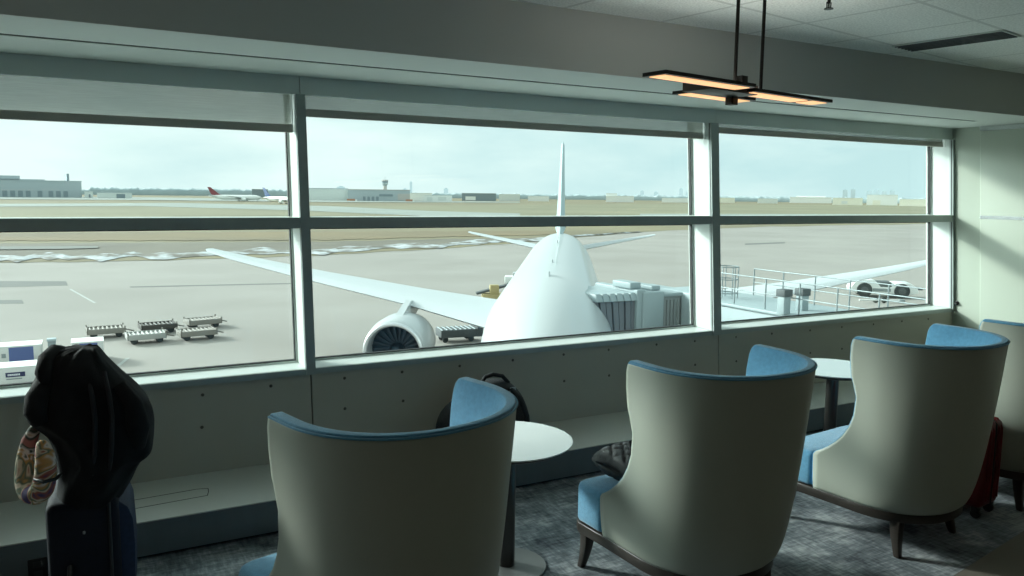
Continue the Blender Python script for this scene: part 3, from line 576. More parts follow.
# ------------------------------------------------------------------ airliner
def airfoil(le, te, z, th, n=10):             # ring in the plane of constant span: (y along chord)
    x = le[0]; pts = []
    for i in range(n+1): u = i/n; pts.append((x, le[1]+(te-le[1])*u, z+th*2.2*sqrt(u)*(1-u)*.9+.02))
    for i in range(n-1, 0, -1): u = i/n; pts.append((x, le[1]+(te-le[1])*u, z-th*1.3*sqrt(u)*(1-u)))
    return pts
def airliner(label, loc, rz, scale=1., fin='finpaint', detail=True, group=None, body='aircraft'):
    t = thing('airliner', label, 'airplane', loc, rz, group); t.scale = (scale,)*3
    prof = [(0, .06, 3.95), (.4, .7, 4.1), (1.2, 1.22, 4.25), (2.6, 1.82, 4.42), (4.5, 2.32, 4.57), (7, 2.68, 4.69), (10, 2.84, 4.745), (13, 2.85, 4.75), (28, 2.85, 4.75), (42, 2.85, 4.75), (45.5, 2.80, 4.79), (49, 2.6, 4.95), (53, 2.05, 5.32), (57, 1.3, 5.75), (60.5, .65, 6.08), (62, .25, 6.2)]
    NR = 56 if detail else 20
    MB().loft([[(r*cos(2*PI*i/NR), y, zc+r*sin(2*PI*i/NR)) for i in range(NR)] for y, r, zc in prof]).build('fuselage', M[body], t, smooth=180)
    if detail:
        def fus(y):
            for (a, r0, c0), (b, r1, c1) in zip(prof, prof[1:]):
                if y <= b: u = (y-a)/(b-a); return r0+(r1-r0)*u, c0+(c1-c0)*u
        for k in range(6):
            a0 = 25+k*22; vs = []
            for i in range(5):
                for j in range(5):
                    aa = radians(a0+1+20*i/4); y = .8+abs(k-2.5)*.12+.95*j/4; r_, c_ = fus(y); vs.append(((r_+.02)*cos(aa), y, c_+(r_+.02)*sin(aa)))
            MB().add(vs, [(i*5+j, i*5+j+1, i*5+j+6, i*5+j+5) for i in range(4) for j in range(4)]).build('windscreen', M['blackplastic'], t, smooth=180)
    for s_ in (-1, 1):
        st = [(2.0, 16.5, 29.8, 3.5, .85), (3.5, 18, 29.5, 3.75, .75), (9, 21.8, 29.3, 4.5, .5), (16.8, 27.1, 32.2, 5.25, .32), (24.0, 32.0, 35.2, 6.05, .2), (26.8, 34.2, 36.4, 6.4, .1), (27.5, 35.4, 36.7, 6.5, .05)]
        MB().loft([airfoil((s_*x, le), te, z, th) for x, le, te, z, th in st]).build('wing', M['airgrey'], t, smooth=60)
        st = [(1.2, 50.5, 57.2, 5.75, .3), (9.2, 57.2, 60.0, 6.95, .12), (9.8, 58.3, 60.2, 7.05, .05)]
        MB().loft([airfoil((s_*x, le), te, z, th) for x, le, te, z, th in st]).build('tailplane', M['airgrey'], t, smooth=60)
        e = thing('engine', None, None); e.parent = t; del e
        eng = [c for c in t.children if c.name.startswith('engine')][-1]; eng.location = (s_*8.6, 17.3, 2.4)
        n_ = 40 if detail else 14
        MB().lathe([(1.42, 1.0), (1.40, .5), (1.46, .1), (1.56, -.05), (1.66, .03), (1.78, .5), (1.86, 1.4), (1.84, 2.8), (1.62, 4.3), (1.36, 5.3), (1.30, 5.3), (1.32, 4.5)], n_, axis='y', caps=False).build('nacelle', M[body], eng, smooth=180)
        if detail:
            MB().lathe([(1.40, .5), (1.455, .1), (1.555, -.055), (1.665, .025), (1.69, .12), (1.66, .1), (1.56, .02), (1.47, .14)], n_, axis='y', caps=False).build('inlet_lip', M['lipmetal'], eng, smooth=180)
            mb = MB(); mb.lathe([(0, 1.15), (1.42, 1.15), (1.42, 1.2), (0, 1.2)], 32, axis='y')
            for k in range(22):
                a = 2*PI*k/22; da = .16
                mb.add([(.42*cos(a), 1.0, .42*sin(a)), (.42*cos(a+.1), 1.12, .42*sin(a+.1)), (1.4*cos(a+da+.1), 1.12, 1.4*sin(a+da+.1)), (1.4*cos(a+.1), .92, 1.4*sin(a+.1))], [(0, 1, 2, 3)])
            mb.build('fan', M['fan'], eng)
            MB().lathe([(0, .45), (.12, .5), (.28, .7), (.42, 1.0), (.42, 1.15), (0, 1.15)], 24, axis='y').build('spinner', M['fan'], eng, smooth=180)
            MB().lathe([(0, 4.2), (1.0, 4.2), (.9, 5.4), (.45, 6.3), (.1, 6.9), (0, 6.9)], 28, axis='y').build('core_nozzle', M['galv'], eng, smooth=60)
        mb = MB(); mb.loft([[(-.22, 1.4, 1.78), (.22, 1.4, 1.78), (.2, 5.0, 1.3), (-.2, 5.0, 1.3)], [(-.18, 4.2, 2.35), (.18, 4.2, 2.35), (.2, 8.0, 1.75), (-.2, 8.0, 1.75)]]); mb.build('pylon', M[body], eng)
    fr = [(44.5, 57.0, 7.3, .16), (48.5, 58.6, 7.9, .55), (51.0, 59.5, 9.6, .42), (55.2, 61.2, 13.2, .3), (58.9, 62.8, 16.3, .2), (60.1, 63.0, 16.6, .06)]
    rings = []
    for le, te, z, th in fr:
        n = 10; R_ = [(th*1.5*sqrt(i/n)*(1-i/n)*1.6, le+(te-le)*i/n, z) for i in range(n+1)]+[(-th*1.5*sqrt(i/n)*(1-i/n)*1.6, le+(te-le)*i/n, z) for i in range(n-1, 0, -1)]; rings.append(R_)
    MB().loft(rings).build('tail_fin', M[fin], t, smooth=60)
    for x, y in ((-1.9, 27), (1.9, 27), (0, 5.5)):
        g = thing('landing_gear', None, None); gear = [c for c in C.objects if c.name.startswith('landing_gear') and c.parent is None][-1]; gear.parent = t; gear.location = (x*1.6, y, 0)
        MB().tube([(0, 0, .5), (0, 0, 3.0)], .16, 10).build('strut', M['galv'], gear, smooth=60)
        mb = MB()
        for dx in (-.35, .35):
            for dy in ((-.7, .7) if x else (0,)): mb.lathe([(0, -.2), (.42, -.2), (.52, -.12), (.52, .12), (.42, .2), (0, .2)], 18, (dx, dy, .52), 'x')
        mb.build('wheels', M['tyre'], gear, smooth=40)
    if detail:
        for y, z, h in ((9.5, 7.57, .2), (16, 7.58, .18), (33, 7.58, .22)): MB().prism([(-.03, y), (.03, y), (.03, y+.5), (-.03, y+.5)], z-.1, z+h).build('antenna', M['airgrey'], t)
    return t
AX = radians(32.35); off = -.8; Ln = 24.0
airliner('white twin engine airliner parked nose towards the window', (Ln*sin(AX)+off*cos(AX), Ln*cos(AX)-off*sin(AX), GZ), -AX)
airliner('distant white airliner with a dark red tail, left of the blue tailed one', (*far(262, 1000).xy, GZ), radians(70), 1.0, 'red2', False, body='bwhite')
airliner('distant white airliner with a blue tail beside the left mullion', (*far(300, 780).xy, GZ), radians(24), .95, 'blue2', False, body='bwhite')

# ------------------------------------------------------------------ jet bridge
jb = thing('jet_bridge', 'pale blue jet bridge docked to the right side of the parked airliner', 'jet bridge', (0, 0, GZ))
R0 = 7.0; Fz = 4.15
def J(): return MB()
J().box(21.3, 24.1, 5.6, 24.2, Fz, R0-.12).build('tunnel', M['bridge'], jb, bevel=.05)
J().box(21.2, 24.2, 5.5, 24.3, R0-.12, R0).build('tunnel_roof', M['bridge'], jb, bevel=.03)
mb = J(); mb.box(21.2, 23.0, 26.0, 29.0, Fz, R0-.15)
for k in range(9): x = 21.25+k*.19; mb.box(x, x+.09, 25.94, 26.0, Fz+.1, R0-.35)
mb.build('ribbed_section', M['bridgegrey'], jb)
J().box(21.1, 23.1, 25.9, 29.1, R0-.2, R0-.05).build('ribbed_roof', M['bridge'], jb, bevel=.03)
J().box(20.1, 21.2, 25.85, 29.2, Fz-.1, R0+.05).build('cab', M['bridge'], jb, bevel=.06)
J().box(20.35, 20.95, 25.82, 25.86, Fz+.35, Fz+1.2).build('cab_window', M['darkgrey'], jb)
J().box(19.85, 20.3, 25.95, 29.1, Fz, R0+.15).build('cab_collar', M['bridge'], jb, bevel=.05)
J().box(19.75, 20.3, 26.3, 27.6, R0+.15, R0+.42).build('floodlight_box', M['bridge'], jb, bevel=.04)
J().box(20.8, 21.25, 26.2, 28.5, R0+.05, R0+.25).build('roof_hump', M['bridge'], jb, bevel=.04)
mb = J(); n = 7
for k in range(n):
    u0, u1 = k/n, (k+.8)/n; x0, x1 = 19.92-u0*1.65, 19.92-u1*1.65; w = .05*(k % 2)
    mb.hexa([(x1+.9*u1*.0, 26.1-w+.2*u1, Fz+.1), (x0, 26.1-w+.2*u0, Fz+.1), (x0, 28.9+w+.35*u0, Fz+.1), (x1, 28.9+w+.35*u1, Fz+.1), (x1-.45*u1, 26.1-w+.2*u1, R0-.28), (x0-.45*u0, 26.1-w+.2*u0, R0-.28), (x0-.45*u0, 28.9+w+.35*u0, R0-.28), (x1-.45*u1, 28.9+w+.35*u1, R0-.28)])
mb.build('bellows', M['bellow'], jb)
mb = J()
for k in range(6):
    u = k/6; x = 19.92-u*1.95; mb.hexa([(x-.34, 25.95+.2*u, R0-.30), (x, 25.95+.2*u, R0-.30), (x, 29.05+.3*u, R0-.30), (x-.34, 29.05+.3*u, R0-.30), (x-.30, 26.1+.2*u, R0+.03), (x-.03, 26.1+.2*u, R0+.03), (x-.03, 28.9+.3*u, R0+.03), (x-.30, 28.9+.3*u, R0+.03)])
mb.build('canopy', M['bridge'], jb, bevel=.05)
J().box(22.2, 24.3, 23.8, 27.4, Fz-.05, R0-.02).build('rotunda', M['bridge'], jb, bevel=.08)
for y in (9, 17.5): 
    mb = J(); mb.box(22.3, 23.1, y-.4, y+.4, 0, Fz); mb.box(21.5, 23.9, y-.25, y+.25, Fz-.35, Fz); mb.build('support_leg', M['bridgegrey'], jb)
mb = J(); mb.box(20.6, 21.4, 27, 28, .9, Fz); mb.box(20.3, 21.7, 26.4, 28.6, .5, .95)
for x in (20.5, 21.5):
    for y in (26.8, 28.2): mb.lathe([(0, -.2), (.4, -.2), (.5, -.1), (.5, .1), (.4, .2), (0, .2)], 16, (x, y, .5), 'x')
mb.build('drive_bogie', M['darkgrey'], jb)
for X in (21.45, 24.0):
    for k in range(9):
        y = 23.6-k*1.55; J().tube([(X, y, R0-.01), (X, y, R0+1.1)], .028, 8).build('railing_post', M['galv'], jb, smooth=60)
    mb = J()
    for z in (.55, 1.1): mb.tube([(X, 23.6, R0+z), (X, 11.2, R0+z)], .022, 8)
    mb.build('handrail', M['galv'], jb, smooth=60)
mb = J()
for i in range(7):
    a = 2*PI*i/7; mb.tube([(22.45+.45*cos(a), 23.55+.45*sin(a), R0-.3), (22.45+.45*cos(a), 23.55+.45*sin(a), R0+1.25)], .022, 6)
for z in (.2, .75, 1.25): mb.tube([(22.45+.45*cos(2*PI*i/14), 23.55+.45*sin(2*PI*i/14), R0+z) for i in range(15)], .022, 6)
mb.build('ladder_cage', M['galv'], jb, smooth=60)
for x, y, h in ((21.2, 19.4, .85), (22.5, 19.75, .78)):
    vp = J().box(x-.16, x+.16, y-.16, y+.16, R0-.02, R0+h-.22).build('vent_stack', M['bridge'], jb, bevel=.02)
    J().box(x-.2, x+.2, y-.2, y+.2, R0+h-.25, R0+h).build('vent_cap', M['darkgrey'], vp, bevel=.02)

# ------------------------------------------------------------------ ground vehicles and equipment
# pushback tug
q = gp(873, 297.5)
tg = thing('pushback_tug', 'low white aircraft tug with big dark wheels seen through the right window', 'tug', (q[0]+1.7, q[1]+.3, GZ), radians(-42))
mb = MB(); mb.prism([(-3.4, .55), (-3.5, 1.0), (-3.1, 1.65), (-2.6, 1.95), (-1.3, 1.98), (-.9, 1.9), (-.3, 1.2), (.8, 1.2), (1.2, 1.7), (2.7, 1.72), (3.5, 1.2), (3.6, .6), (2.9, .45), (-2.8, .45)], -1.35, 1.35, lambda x, z, y: (x, y, z)); mb.build('chassis', M['tug'], tg, bevel=.08)
MB().box(-.85, .85, -1.2, 1.2, 1.0, 1.75).build('cab_seat', M['darkgrey'], tg, bevel=.08)
MB().box(-1.15, .75, -1.37, 1.37, .7, 1.05).build('side_panel', M['galv'], tg, bevel=.02)
MB().box(3.4, 4.1, -.9, .9, .95, 1.15).build('bumper', M['darkgrey'], tg, bevel=.04)
for x in (-2.0, 1.9):
    for y in (-1.3, 1.3):
        wv = MB().lathe([(0, -.22), (.45, -.22), (.78, -.2), (.82, -.1), (.82, .1), (.78, .2), (.45, .22), (0, .22)], 26, (x, y, .82), 'y').build('wheel', M['tyre'], tg, smooth=40)
        MB().lathe([(0, -.25), (.3, -.25), (.4, -.22), (.4, .22), (.3, .25), (0, .25)], 18, (x, y, .82), 'y').build('hub', M['darkgrey'], wv, smooth=40)
# low trailer in front of the tug
q = gp(880, 303)
bt = thing('tow_bar', 'pale tow bar lying on the concrete in front of the white tug', 'tow bar', (q[0], q[1], GZ), radians(-30))
MB().tube([(-2.2, 0, .3), (2.2, 0, .3)], .09, 8).build('bar', M['tug'], bt, smooth=60)
for x in (-.4, .5): MB().lathe([(0, -.1), (.3, -.1), (.3, .1), (0, .1)], 16, (x, .2, .3), 'y').build('wheel', M['tyre'], bt, smooth=40)
MB().box(2.0, 2.5, -.3, .3, .2, .4).build('tow_head', M['galv'], bt, bevel=.03)
# dollies
def make_dolly(m):
    t = thing('baggage_dolly', 'x', 'dolly')
    mb = MB(); mb.box(-1.3, 1.3, -.85, -.75, .32, .72); mb.box(-1.3, 1.3, .75, .85, .32, .72); mb.box(-1.3, -1.2, -.85, .85, .32, .72); mb.box(1.2, 1.3, -.85, .85, .32, .72); mb.box(-1.2, 1.2, -.75, .75, .54, .6)
    mb.build('deck', m, t, bevel=.02)
    for k in range(8): x = -1.05+k*.3; MB().tube([(x, -.74, .62), (x, .74, .62)], .085, 10).build('roller', m, t, smooth=40)
    for x in (-1.25, 1.25):
        for y in (-.8, .8): MB().box(x-.05, x+.05, y-.05, y+.05, .7, .86).build('corner_stop', M['dollymetal'], t)
    for x in (-.85, .85):
        for y in (-.62, .62): MB().lathe([(0, -.09), (.2, -.09), (.24, -.05), (.24, .05), (.2, .09), (0, .09)], 16, (x, y, .24), 'y').build('wheel', M['tyre'], t, smooth=40)
        MB().box(x-.06, x+.06, -.6, .6, .24, .55).build('axle', M['tyre'], t)
    MB().tube([(1.3, 0, .5), (1.6, 0, .4), (1.95, 0, .3)], .05, 8).build('drawbar', M['dollymetal'], t, smooth=60)
    return t
for i, (px, py, m, rz, lab) in enumerate([(106, 336.5, 'dollymetal', 3, 'grey roller dolly at the left end of the rear line'), (158, 332, 'dollydark', 6, 'dark brown roller dolly in the middle of the rear line'), (203, 327, 'dollymetal', 10, 'tan roller dolly furthest from the window, right end of the rear line'), (146, 342, 'dollylight', 4, 'pale silver roller dolly at the left of the front line'), (197, 338.5, 'dollymetal', 7, 'tan roller dolly at the right of the front line')]):
    o = make_dolly(M[m]); q = gp(px, py); o.location = (q[0], q[1], GZ); o.rotation_euler = (0, 0, radians(rz)); tag(o, lab, 'dolly', 'roller dollies on the concrete')
# air freight containers
def container(px0, px1, pyb, rz, lab, curtain=True, mark=False):
    a, b = gp(px0, pyb), gp(px1, pyb); c = ((a[0]+b[0])/2, (a[1]+b[1])/2); w = hypot(b[0]-a[0], b[1]-a[1])/2
    t = thing('freight_container', lab, 'container', (c[0], c[1]+.8, GZ), radians(rz), 'freight containers below the window'); t.scale = (1, 1, .76)
    mb = MB(); mb.box(-w, w, -.8, .8, .12, 1.72); mb.build('body', M['container'], t, bevel=.04)
    MB().box(-w-.03, w+.03, -.83, .83, .0, .12).build('base_pallet', M['galv'], t)
    MB().box(-w-.02, w+.02, -.82, .82, 1.70, 1.76).build('roof', M['bwhite'], t)
    if curtain:
        MB().box(-w*.52, w*.62, -.815, -.80, .30, 1.62).build('door_curtain', M['curtain'], t)
        MB().bar((-w*.75, -.82, .25), (w*.6, -.82, .48), .04).build('strap', M['galv'], t)
        MB().box(-w*.86, -w*.66, -.81, -.80, .8, 1.15).build('data_plate', M['galv'], t)
    if mark:
        lb = MB().box(-w*.62, w*.12, -.815, -.80, 1.02, 1.36).build('label_panel', M['label'], t)
        mb = MB()
        x = -w*.54
        for wd in (.06, .05, .1, .08, .07, .09, .06, .08): mb.box(x, x+wd*.8, -.820, -.815, 1.12, 1.25); x += wd*1.0
        mb.build('lettering', M['letter'], lb)
        MB().box(-w*.6, w*.0, -.815, -.80, .84, .92).build('small_print', M['galv'], t)
    return t
container(2, 40, 366.5, 0, 'freight container with a blue curtain door, rear one at the left edge')
container(0, 46, 390, 0, 'freight container with a navy label, nearest the window at far left', False, True)
container(74, 103, 362, 0, 'freight container with a blue curtain door, half hidden behind the black jacket')
q = gp(53, 364)
gpst = thing('ground_post', 'grey post standing behind the top of the black jacket', 'post', (q[0], q[1], GZ)); MB().box(-.22, .22, -.22, .22, 0, 1.55).build('body', M['galv'], gpst, bevel=.05); MB().box(-.26, .26, -.26, .26, 1.5, 1.66).build('cap', M['bgrey'], gpst, bevel=.03)
# dark loader bed beside the nose
q = gp(463, 343)
ld = thing('loader_bed', 'dark flat loader bed on the concrete between engine and nose', 'loader', (q[0], q[1]+1, GZ), radians(-8))
MB().box(-1.5, 1.4, -.85, .85, .4, .97).build('bed', M['darkgrey'], ld, bevel=.03)
for k in range(8): MB().tube([(-1.35+k*.36, -.8, .99), (-1.35+k*.36, .8, .99)], .05, 8).build('roller', M['galv'], ld, smooth=40)
for x in (-1.1, .9):
    for y in (-.55, .55): MB().lathe([(0, -.1), (.2, -.1), (.24, 0), (.2, .1), (0, .1)], 16, (x, y, .24), 'y').build('wheel', M['tyre'], ld, smooth=40)
MB().box(1.3, 1.75, -.9, .9, .4, 1.5).build('lift_frame', M['darkgrey'], ld, bevel=.03)
# yellow belt loader behind the wing
q = gp(498, 305)
yl = thing('belt_loader', 'small yellow belt loader beside the fuselage behind the wing', 'loader', (q[0], q[1], GZ), radians(-20))
MB().box(-1.6, 1.3, -.8, .8, .4, 1.2).build('chassis', M['yellow'], yl, bevel=.06)
mb = MB(); mb.bar((-2.2, 0, 1.2), (2.4, 0, 2.4), .9, .2); mb.build('belt', M['darkgrey'], yl)
MB().box(-.9, .0, -.8, -.1, 1.2, 2.1).build('cab', M['yellow'], yl, bevel=.05)
for x in (-1.0, .9):
    for y in (-.75, .75): MB().lathe([(0, -.12), (.36, -.12), (.4, 0), (.36, .12), (0, .12)], 16, (x, y, .4), 'y').build('wheel', M['tyre'], yl, smooth=40)
q = gp(506, 288)
wt = thing('catering_truck', 'white high lift truck peeking out left of the fuselage', 'truck', (q[0]+3.2, q[1]+1, GZ), radians(-30)); wt.scale = (.7, .7, .5)
MB().box(-2.2, 2.2, -1.2, 1.2, 1.2, 3.3).build('box_body', M['aircraft'], wt, bevel=.1); MB().box(-3.6, -2.2, -1.1, 1.1, .6, 2.4).build('cab', M['tug'], wt, bevel=.15)
for x in (-2.8, 1.3):
    for y in (-1.05, 1.05): MB().lathe([(0, -.15), (.45, -.15), (.5, 0), (.45, .15), (0, .15)], 16, (x, y, .5), 'y').build('wheel', M['tyre'], wt, smooth=40)
MB().box(-3.6, 2.2, -.9, .9, .5, 1.2).build('chassis', M['darkgrey'], wt)

# ------------------------------------------------------------------ far buildings
def building(name, lab, cat, x0, x1, h, D, m, depth=40, roof=None, openings=(), extra=None, group=None):
    a, b = far(x0, D), far(x1, D); c = (a+b)/2; w = (b-a).length/2; ang = atan2((b-a).y, (b-a).x)
    t = thing(name, lab, cat, c, ang, group)
    MB().box(-w, w, 0, depth, 0, h).build('wall', M[m], t)
    MB().box(-w-.4, w+.4, -.4, depth+.4, h, h+max(.5, h*.06)).build('roof', M[roof or m], t)
    for (u0, u1, z0, z1, mm) in openings: MB().box(-w+2*w*u0, -w+2*w*u1, -.3, .2, z0*h, z1*h).build('opening', M[mm], t)
    for (u0, u1, z0, z1, mm) in (extra or ()): MB().box(-w+2*w*u0, -w+2*w*u1, depth*.1, depth*.8, h*z0, h*z1).build('upper_block', M[mm], t)
    return t
DH = 1300
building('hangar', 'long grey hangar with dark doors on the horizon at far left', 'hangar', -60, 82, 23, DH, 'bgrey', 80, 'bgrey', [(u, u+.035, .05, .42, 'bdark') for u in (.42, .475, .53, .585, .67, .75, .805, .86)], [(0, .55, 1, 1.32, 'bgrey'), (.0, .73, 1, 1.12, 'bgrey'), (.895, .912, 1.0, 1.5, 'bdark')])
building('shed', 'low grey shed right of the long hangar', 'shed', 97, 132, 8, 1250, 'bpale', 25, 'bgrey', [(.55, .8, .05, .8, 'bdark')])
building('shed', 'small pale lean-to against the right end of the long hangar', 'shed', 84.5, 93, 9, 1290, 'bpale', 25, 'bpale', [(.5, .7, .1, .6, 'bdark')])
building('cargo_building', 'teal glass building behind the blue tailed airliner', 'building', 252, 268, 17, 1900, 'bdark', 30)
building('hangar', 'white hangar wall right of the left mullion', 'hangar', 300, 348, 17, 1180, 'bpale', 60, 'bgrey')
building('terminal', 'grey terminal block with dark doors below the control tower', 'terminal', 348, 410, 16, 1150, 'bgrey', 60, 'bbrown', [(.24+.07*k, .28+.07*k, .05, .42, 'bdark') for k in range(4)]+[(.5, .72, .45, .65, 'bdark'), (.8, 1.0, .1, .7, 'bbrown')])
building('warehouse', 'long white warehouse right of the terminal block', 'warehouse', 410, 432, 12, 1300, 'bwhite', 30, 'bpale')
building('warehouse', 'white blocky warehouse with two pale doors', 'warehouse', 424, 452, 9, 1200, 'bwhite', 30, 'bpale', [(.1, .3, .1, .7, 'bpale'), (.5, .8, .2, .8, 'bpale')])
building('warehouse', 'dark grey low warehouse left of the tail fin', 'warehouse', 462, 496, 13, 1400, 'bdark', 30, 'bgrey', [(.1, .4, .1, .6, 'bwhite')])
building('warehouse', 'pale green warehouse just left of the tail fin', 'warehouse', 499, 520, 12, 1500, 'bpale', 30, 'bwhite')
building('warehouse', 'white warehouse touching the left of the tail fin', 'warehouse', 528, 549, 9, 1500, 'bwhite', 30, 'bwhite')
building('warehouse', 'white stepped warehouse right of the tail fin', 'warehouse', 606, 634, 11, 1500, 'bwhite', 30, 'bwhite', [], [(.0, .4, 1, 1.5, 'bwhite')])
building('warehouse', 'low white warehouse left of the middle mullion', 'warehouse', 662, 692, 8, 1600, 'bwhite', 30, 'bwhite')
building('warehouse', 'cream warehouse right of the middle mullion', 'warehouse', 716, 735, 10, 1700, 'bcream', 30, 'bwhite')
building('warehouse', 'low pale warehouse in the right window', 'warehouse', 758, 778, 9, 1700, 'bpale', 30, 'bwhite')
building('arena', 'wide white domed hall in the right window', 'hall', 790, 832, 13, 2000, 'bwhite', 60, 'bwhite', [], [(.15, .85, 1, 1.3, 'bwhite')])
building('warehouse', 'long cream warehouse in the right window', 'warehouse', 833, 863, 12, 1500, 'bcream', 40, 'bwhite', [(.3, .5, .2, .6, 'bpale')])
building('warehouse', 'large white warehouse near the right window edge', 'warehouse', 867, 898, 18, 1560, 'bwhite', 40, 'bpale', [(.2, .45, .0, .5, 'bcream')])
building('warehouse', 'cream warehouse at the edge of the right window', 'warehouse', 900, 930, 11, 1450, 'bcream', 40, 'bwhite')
# control tower
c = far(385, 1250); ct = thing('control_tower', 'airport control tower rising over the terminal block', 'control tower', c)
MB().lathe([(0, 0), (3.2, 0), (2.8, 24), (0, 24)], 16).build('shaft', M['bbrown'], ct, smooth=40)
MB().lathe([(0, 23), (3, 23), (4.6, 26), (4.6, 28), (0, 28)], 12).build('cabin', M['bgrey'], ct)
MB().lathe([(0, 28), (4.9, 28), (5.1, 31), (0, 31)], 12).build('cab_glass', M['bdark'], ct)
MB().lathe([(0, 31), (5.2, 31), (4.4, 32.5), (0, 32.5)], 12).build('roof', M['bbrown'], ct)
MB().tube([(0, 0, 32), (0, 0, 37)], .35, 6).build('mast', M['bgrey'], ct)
# skyline towers
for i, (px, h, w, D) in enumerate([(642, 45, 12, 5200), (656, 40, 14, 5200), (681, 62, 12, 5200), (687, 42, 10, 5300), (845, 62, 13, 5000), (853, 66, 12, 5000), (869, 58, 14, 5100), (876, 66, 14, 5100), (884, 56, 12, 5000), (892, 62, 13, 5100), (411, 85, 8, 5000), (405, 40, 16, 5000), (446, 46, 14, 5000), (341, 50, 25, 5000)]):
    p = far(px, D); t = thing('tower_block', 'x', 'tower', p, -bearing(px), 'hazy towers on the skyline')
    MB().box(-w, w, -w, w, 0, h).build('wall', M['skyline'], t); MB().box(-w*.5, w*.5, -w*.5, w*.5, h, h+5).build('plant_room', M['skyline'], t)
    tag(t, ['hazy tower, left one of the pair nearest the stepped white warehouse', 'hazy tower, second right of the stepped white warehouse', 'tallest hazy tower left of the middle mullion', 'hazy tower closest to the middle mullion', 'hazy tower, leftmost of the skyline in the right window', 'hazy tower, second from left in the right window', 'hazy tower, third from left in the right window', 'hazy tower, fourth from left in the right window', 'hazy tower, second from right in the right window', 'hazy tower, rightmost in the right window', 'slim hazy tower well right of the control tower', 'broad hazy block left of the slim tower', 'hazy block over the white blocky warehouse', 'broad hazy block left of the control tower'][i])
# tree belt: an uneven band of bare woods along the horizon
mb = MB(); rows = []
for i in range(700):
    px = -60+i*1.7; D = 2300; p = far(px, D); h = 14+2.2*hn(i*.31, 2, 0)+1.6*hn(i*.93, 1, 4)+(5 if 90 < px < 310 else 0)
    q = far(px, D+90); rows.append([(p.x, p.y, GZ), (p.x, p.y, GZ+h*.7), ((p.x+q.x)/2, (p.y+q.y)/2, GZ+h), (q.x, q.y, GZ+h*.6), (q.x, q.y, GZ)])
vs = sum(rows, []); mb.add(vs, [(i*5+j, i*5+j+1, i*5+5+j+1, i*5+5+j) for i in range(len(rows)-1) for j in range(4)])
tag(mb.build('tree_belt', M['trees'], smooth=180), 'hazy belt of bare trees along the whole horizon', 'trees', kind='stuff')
for px, D, L_, lab in ((352, 1120, 14, 'orange ground truck in front of the terminal block'), (410, 1120, 12, 'orange ground truck at the right end of the terminal block')):
    p = far(px, D); t = thing('far_truck', lab, 'truck', p, -bearing(px), 'orange trucks by the terminal'); MB().box(-L_*.5, L_*.3, -1.5, 1.5, .8, 3.4).build('box_body', M['orange'], t); MB().box(L_*.3, L_*.5, -1.3, 1.3, .6, 2.6).build('cab', M['bwhite'], t)

# ================================================================== LIGHT
sd = Vector((-.62, .78, .385)).normalized()
sun = bpy.data.lights.new('sun', 'SUN'); sun.energy = 3.0; sun.angle = radians(5.0); sun.color = (1, .98, .95)
so = bpy.data.objects.new('sun', sun); C.objects.link(so); so.rotation_euler = sd.to_track_quat('Z', 'Y').to_euler(); so.location = (-30, 45, 40)
w = bpy.data.worlds.new('sky'); bpy.context.scene.world = w; w.use_nodes = True; nt = w.node_tree; L = nt.links.new; bg = nt.nodes['Background']
tc = nt.nodes.new('ShaderNodeTexCoord'); sp = nt.nodes.new('ShaderNodeSeparateXYZ'); L(tc.outputs['Generated'], sp.inputs[0])
mp = nt.nodes.new('ShaderNodeMapping'); mp.inputs['Scale'].default_value = (1.6, 1.6, 5.5); mp.inputs['Location'].default_value = (.35, .1, 0); L(tc.outputs['Generated'], mp.inputs[0])
n1 = nt.nodes.new('ShaderNodeTexNoise'); n1.inputs['Scale'].default_value = 1.6; n1.inputs['Detail'].default_value = 7; n1.inputs['Roughness'].default_value = .55; L(mp.outputs[0], n1.inputs['Vector'])
rx = nt.nodes.new('ShaderNodeMath'); rx.operation = 'MULTIPLY_ADD'; rx.inputs[1].default_value = -.22; rx.inputs[2].default_value = .1; L(sp.outputs[0], rx.inputs[0])
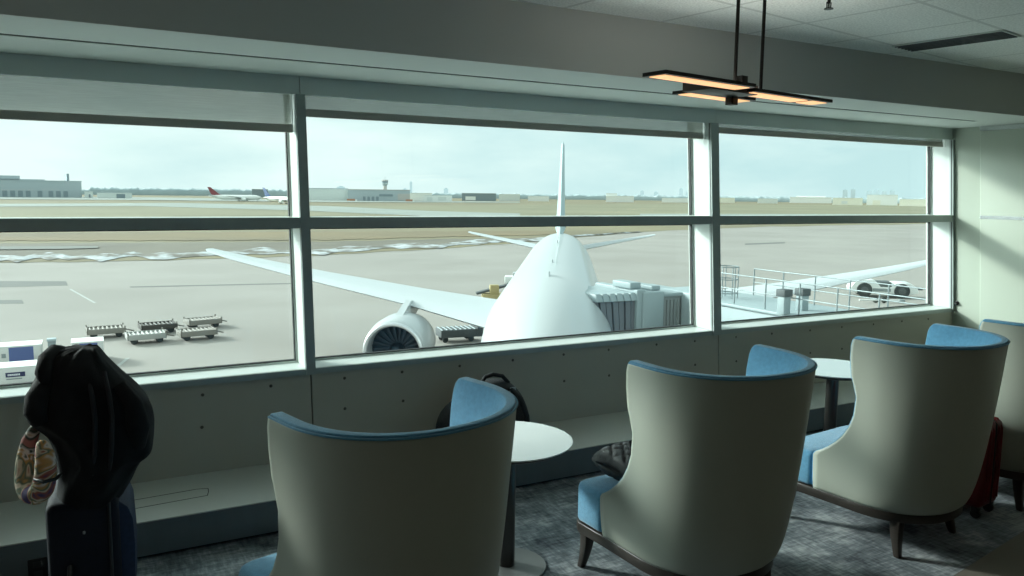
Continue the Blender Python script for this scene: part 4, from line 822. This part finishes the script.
ad = nt.nodes.new('ShaderNodeMath'); ad.operation = 'ADD'; L(n1.outputs['Fac'], ad.inputs[0]); L(rx.outputs[0], ad.inputs[1])
r = nt.nodes.new('ShaderNodeValToRGB'); r.color_ramp.elements[0].position = .36; r.color_ramp.elements[0].color = rgb('bcd6dc'); r.color_ramp.elements[1].position = .66; r.color_ramp.elements[1].color = rgb('e2eeef'); L(ad.outputs[0], r.inputs[0])
nv = nt.nodes.new('ShaderNodeVectorMath'); nv.operation = 'NORMALIZE'; L(tc.outputs['Generated'], nv.inputs[0])
dt = nt.nodes.new('ShaderNodeVectorMath'); dt.operation = 'DOT_PRODUCT'; dt.inputs[1].default_value = sd; L(nv.outputs[0], dt.inputs[0])
mx0 = nt.nodes.new('ShaderNodeMath'); mx0.operation = 'MAXIMUM'; mx0.inputs[1].default_value = 0; L(dt.outputs['Value'], mx0.inputs[0])
pw = nt.nodes.new('ShaderNodeMath'); pw.operation = 'POWER'; pw.inputs[1].default_value = 30; L(mx0.outputs[0], pw.inputs[0])
st = nt.nodes.new('ShaderNodeMath'); st.operation = 'MULTIPLY_ADD'; st.inputs[1].default_value = 25; st.inputs[2].default_value = 1.12; L(pw.outputs[0], st.inputs[0])
L(r.outputs[0], bg.inputs['Color']); L(st.outputs[0], bg.inputs['Strength'])   # bright haze around the veiled sun

# ================================================================== CAMERA, VIEW
cam = bpy.data.cameras.new('camera'); cam.sensor_width = 36; cam.sensor_fit = 'HORIZONTAL'; cam.lens = FPX/1024*36; cam.clip_end = 9000; cam.clip_start = .05
co = bpy.data.objects.new('camera', cam); C.objects.link(co)
mw = Matrix((RR, -DD, -_f)).transposed().to_4x4(); mw.translation = EYE; co.matrix_world = mw
S = bpy.context.scene; S.camera = co
S.view_settings.view_transform = 'Standard'; S.view_settings.look = 'None'; S.view_settings.gamma = 1; S.view_settings.exposure = .3; S.view_settings.use_curve_mapping = False
S.cycles.max_bounces = 10; S.cycles.diffuse_bounces = 6; S.cycles.transparent_max_bounces = 16; S.cycles.sample_clamp_indirect = 6; S.cycles.caustics_reflective = False; S.cycles.caustics_refractive = False
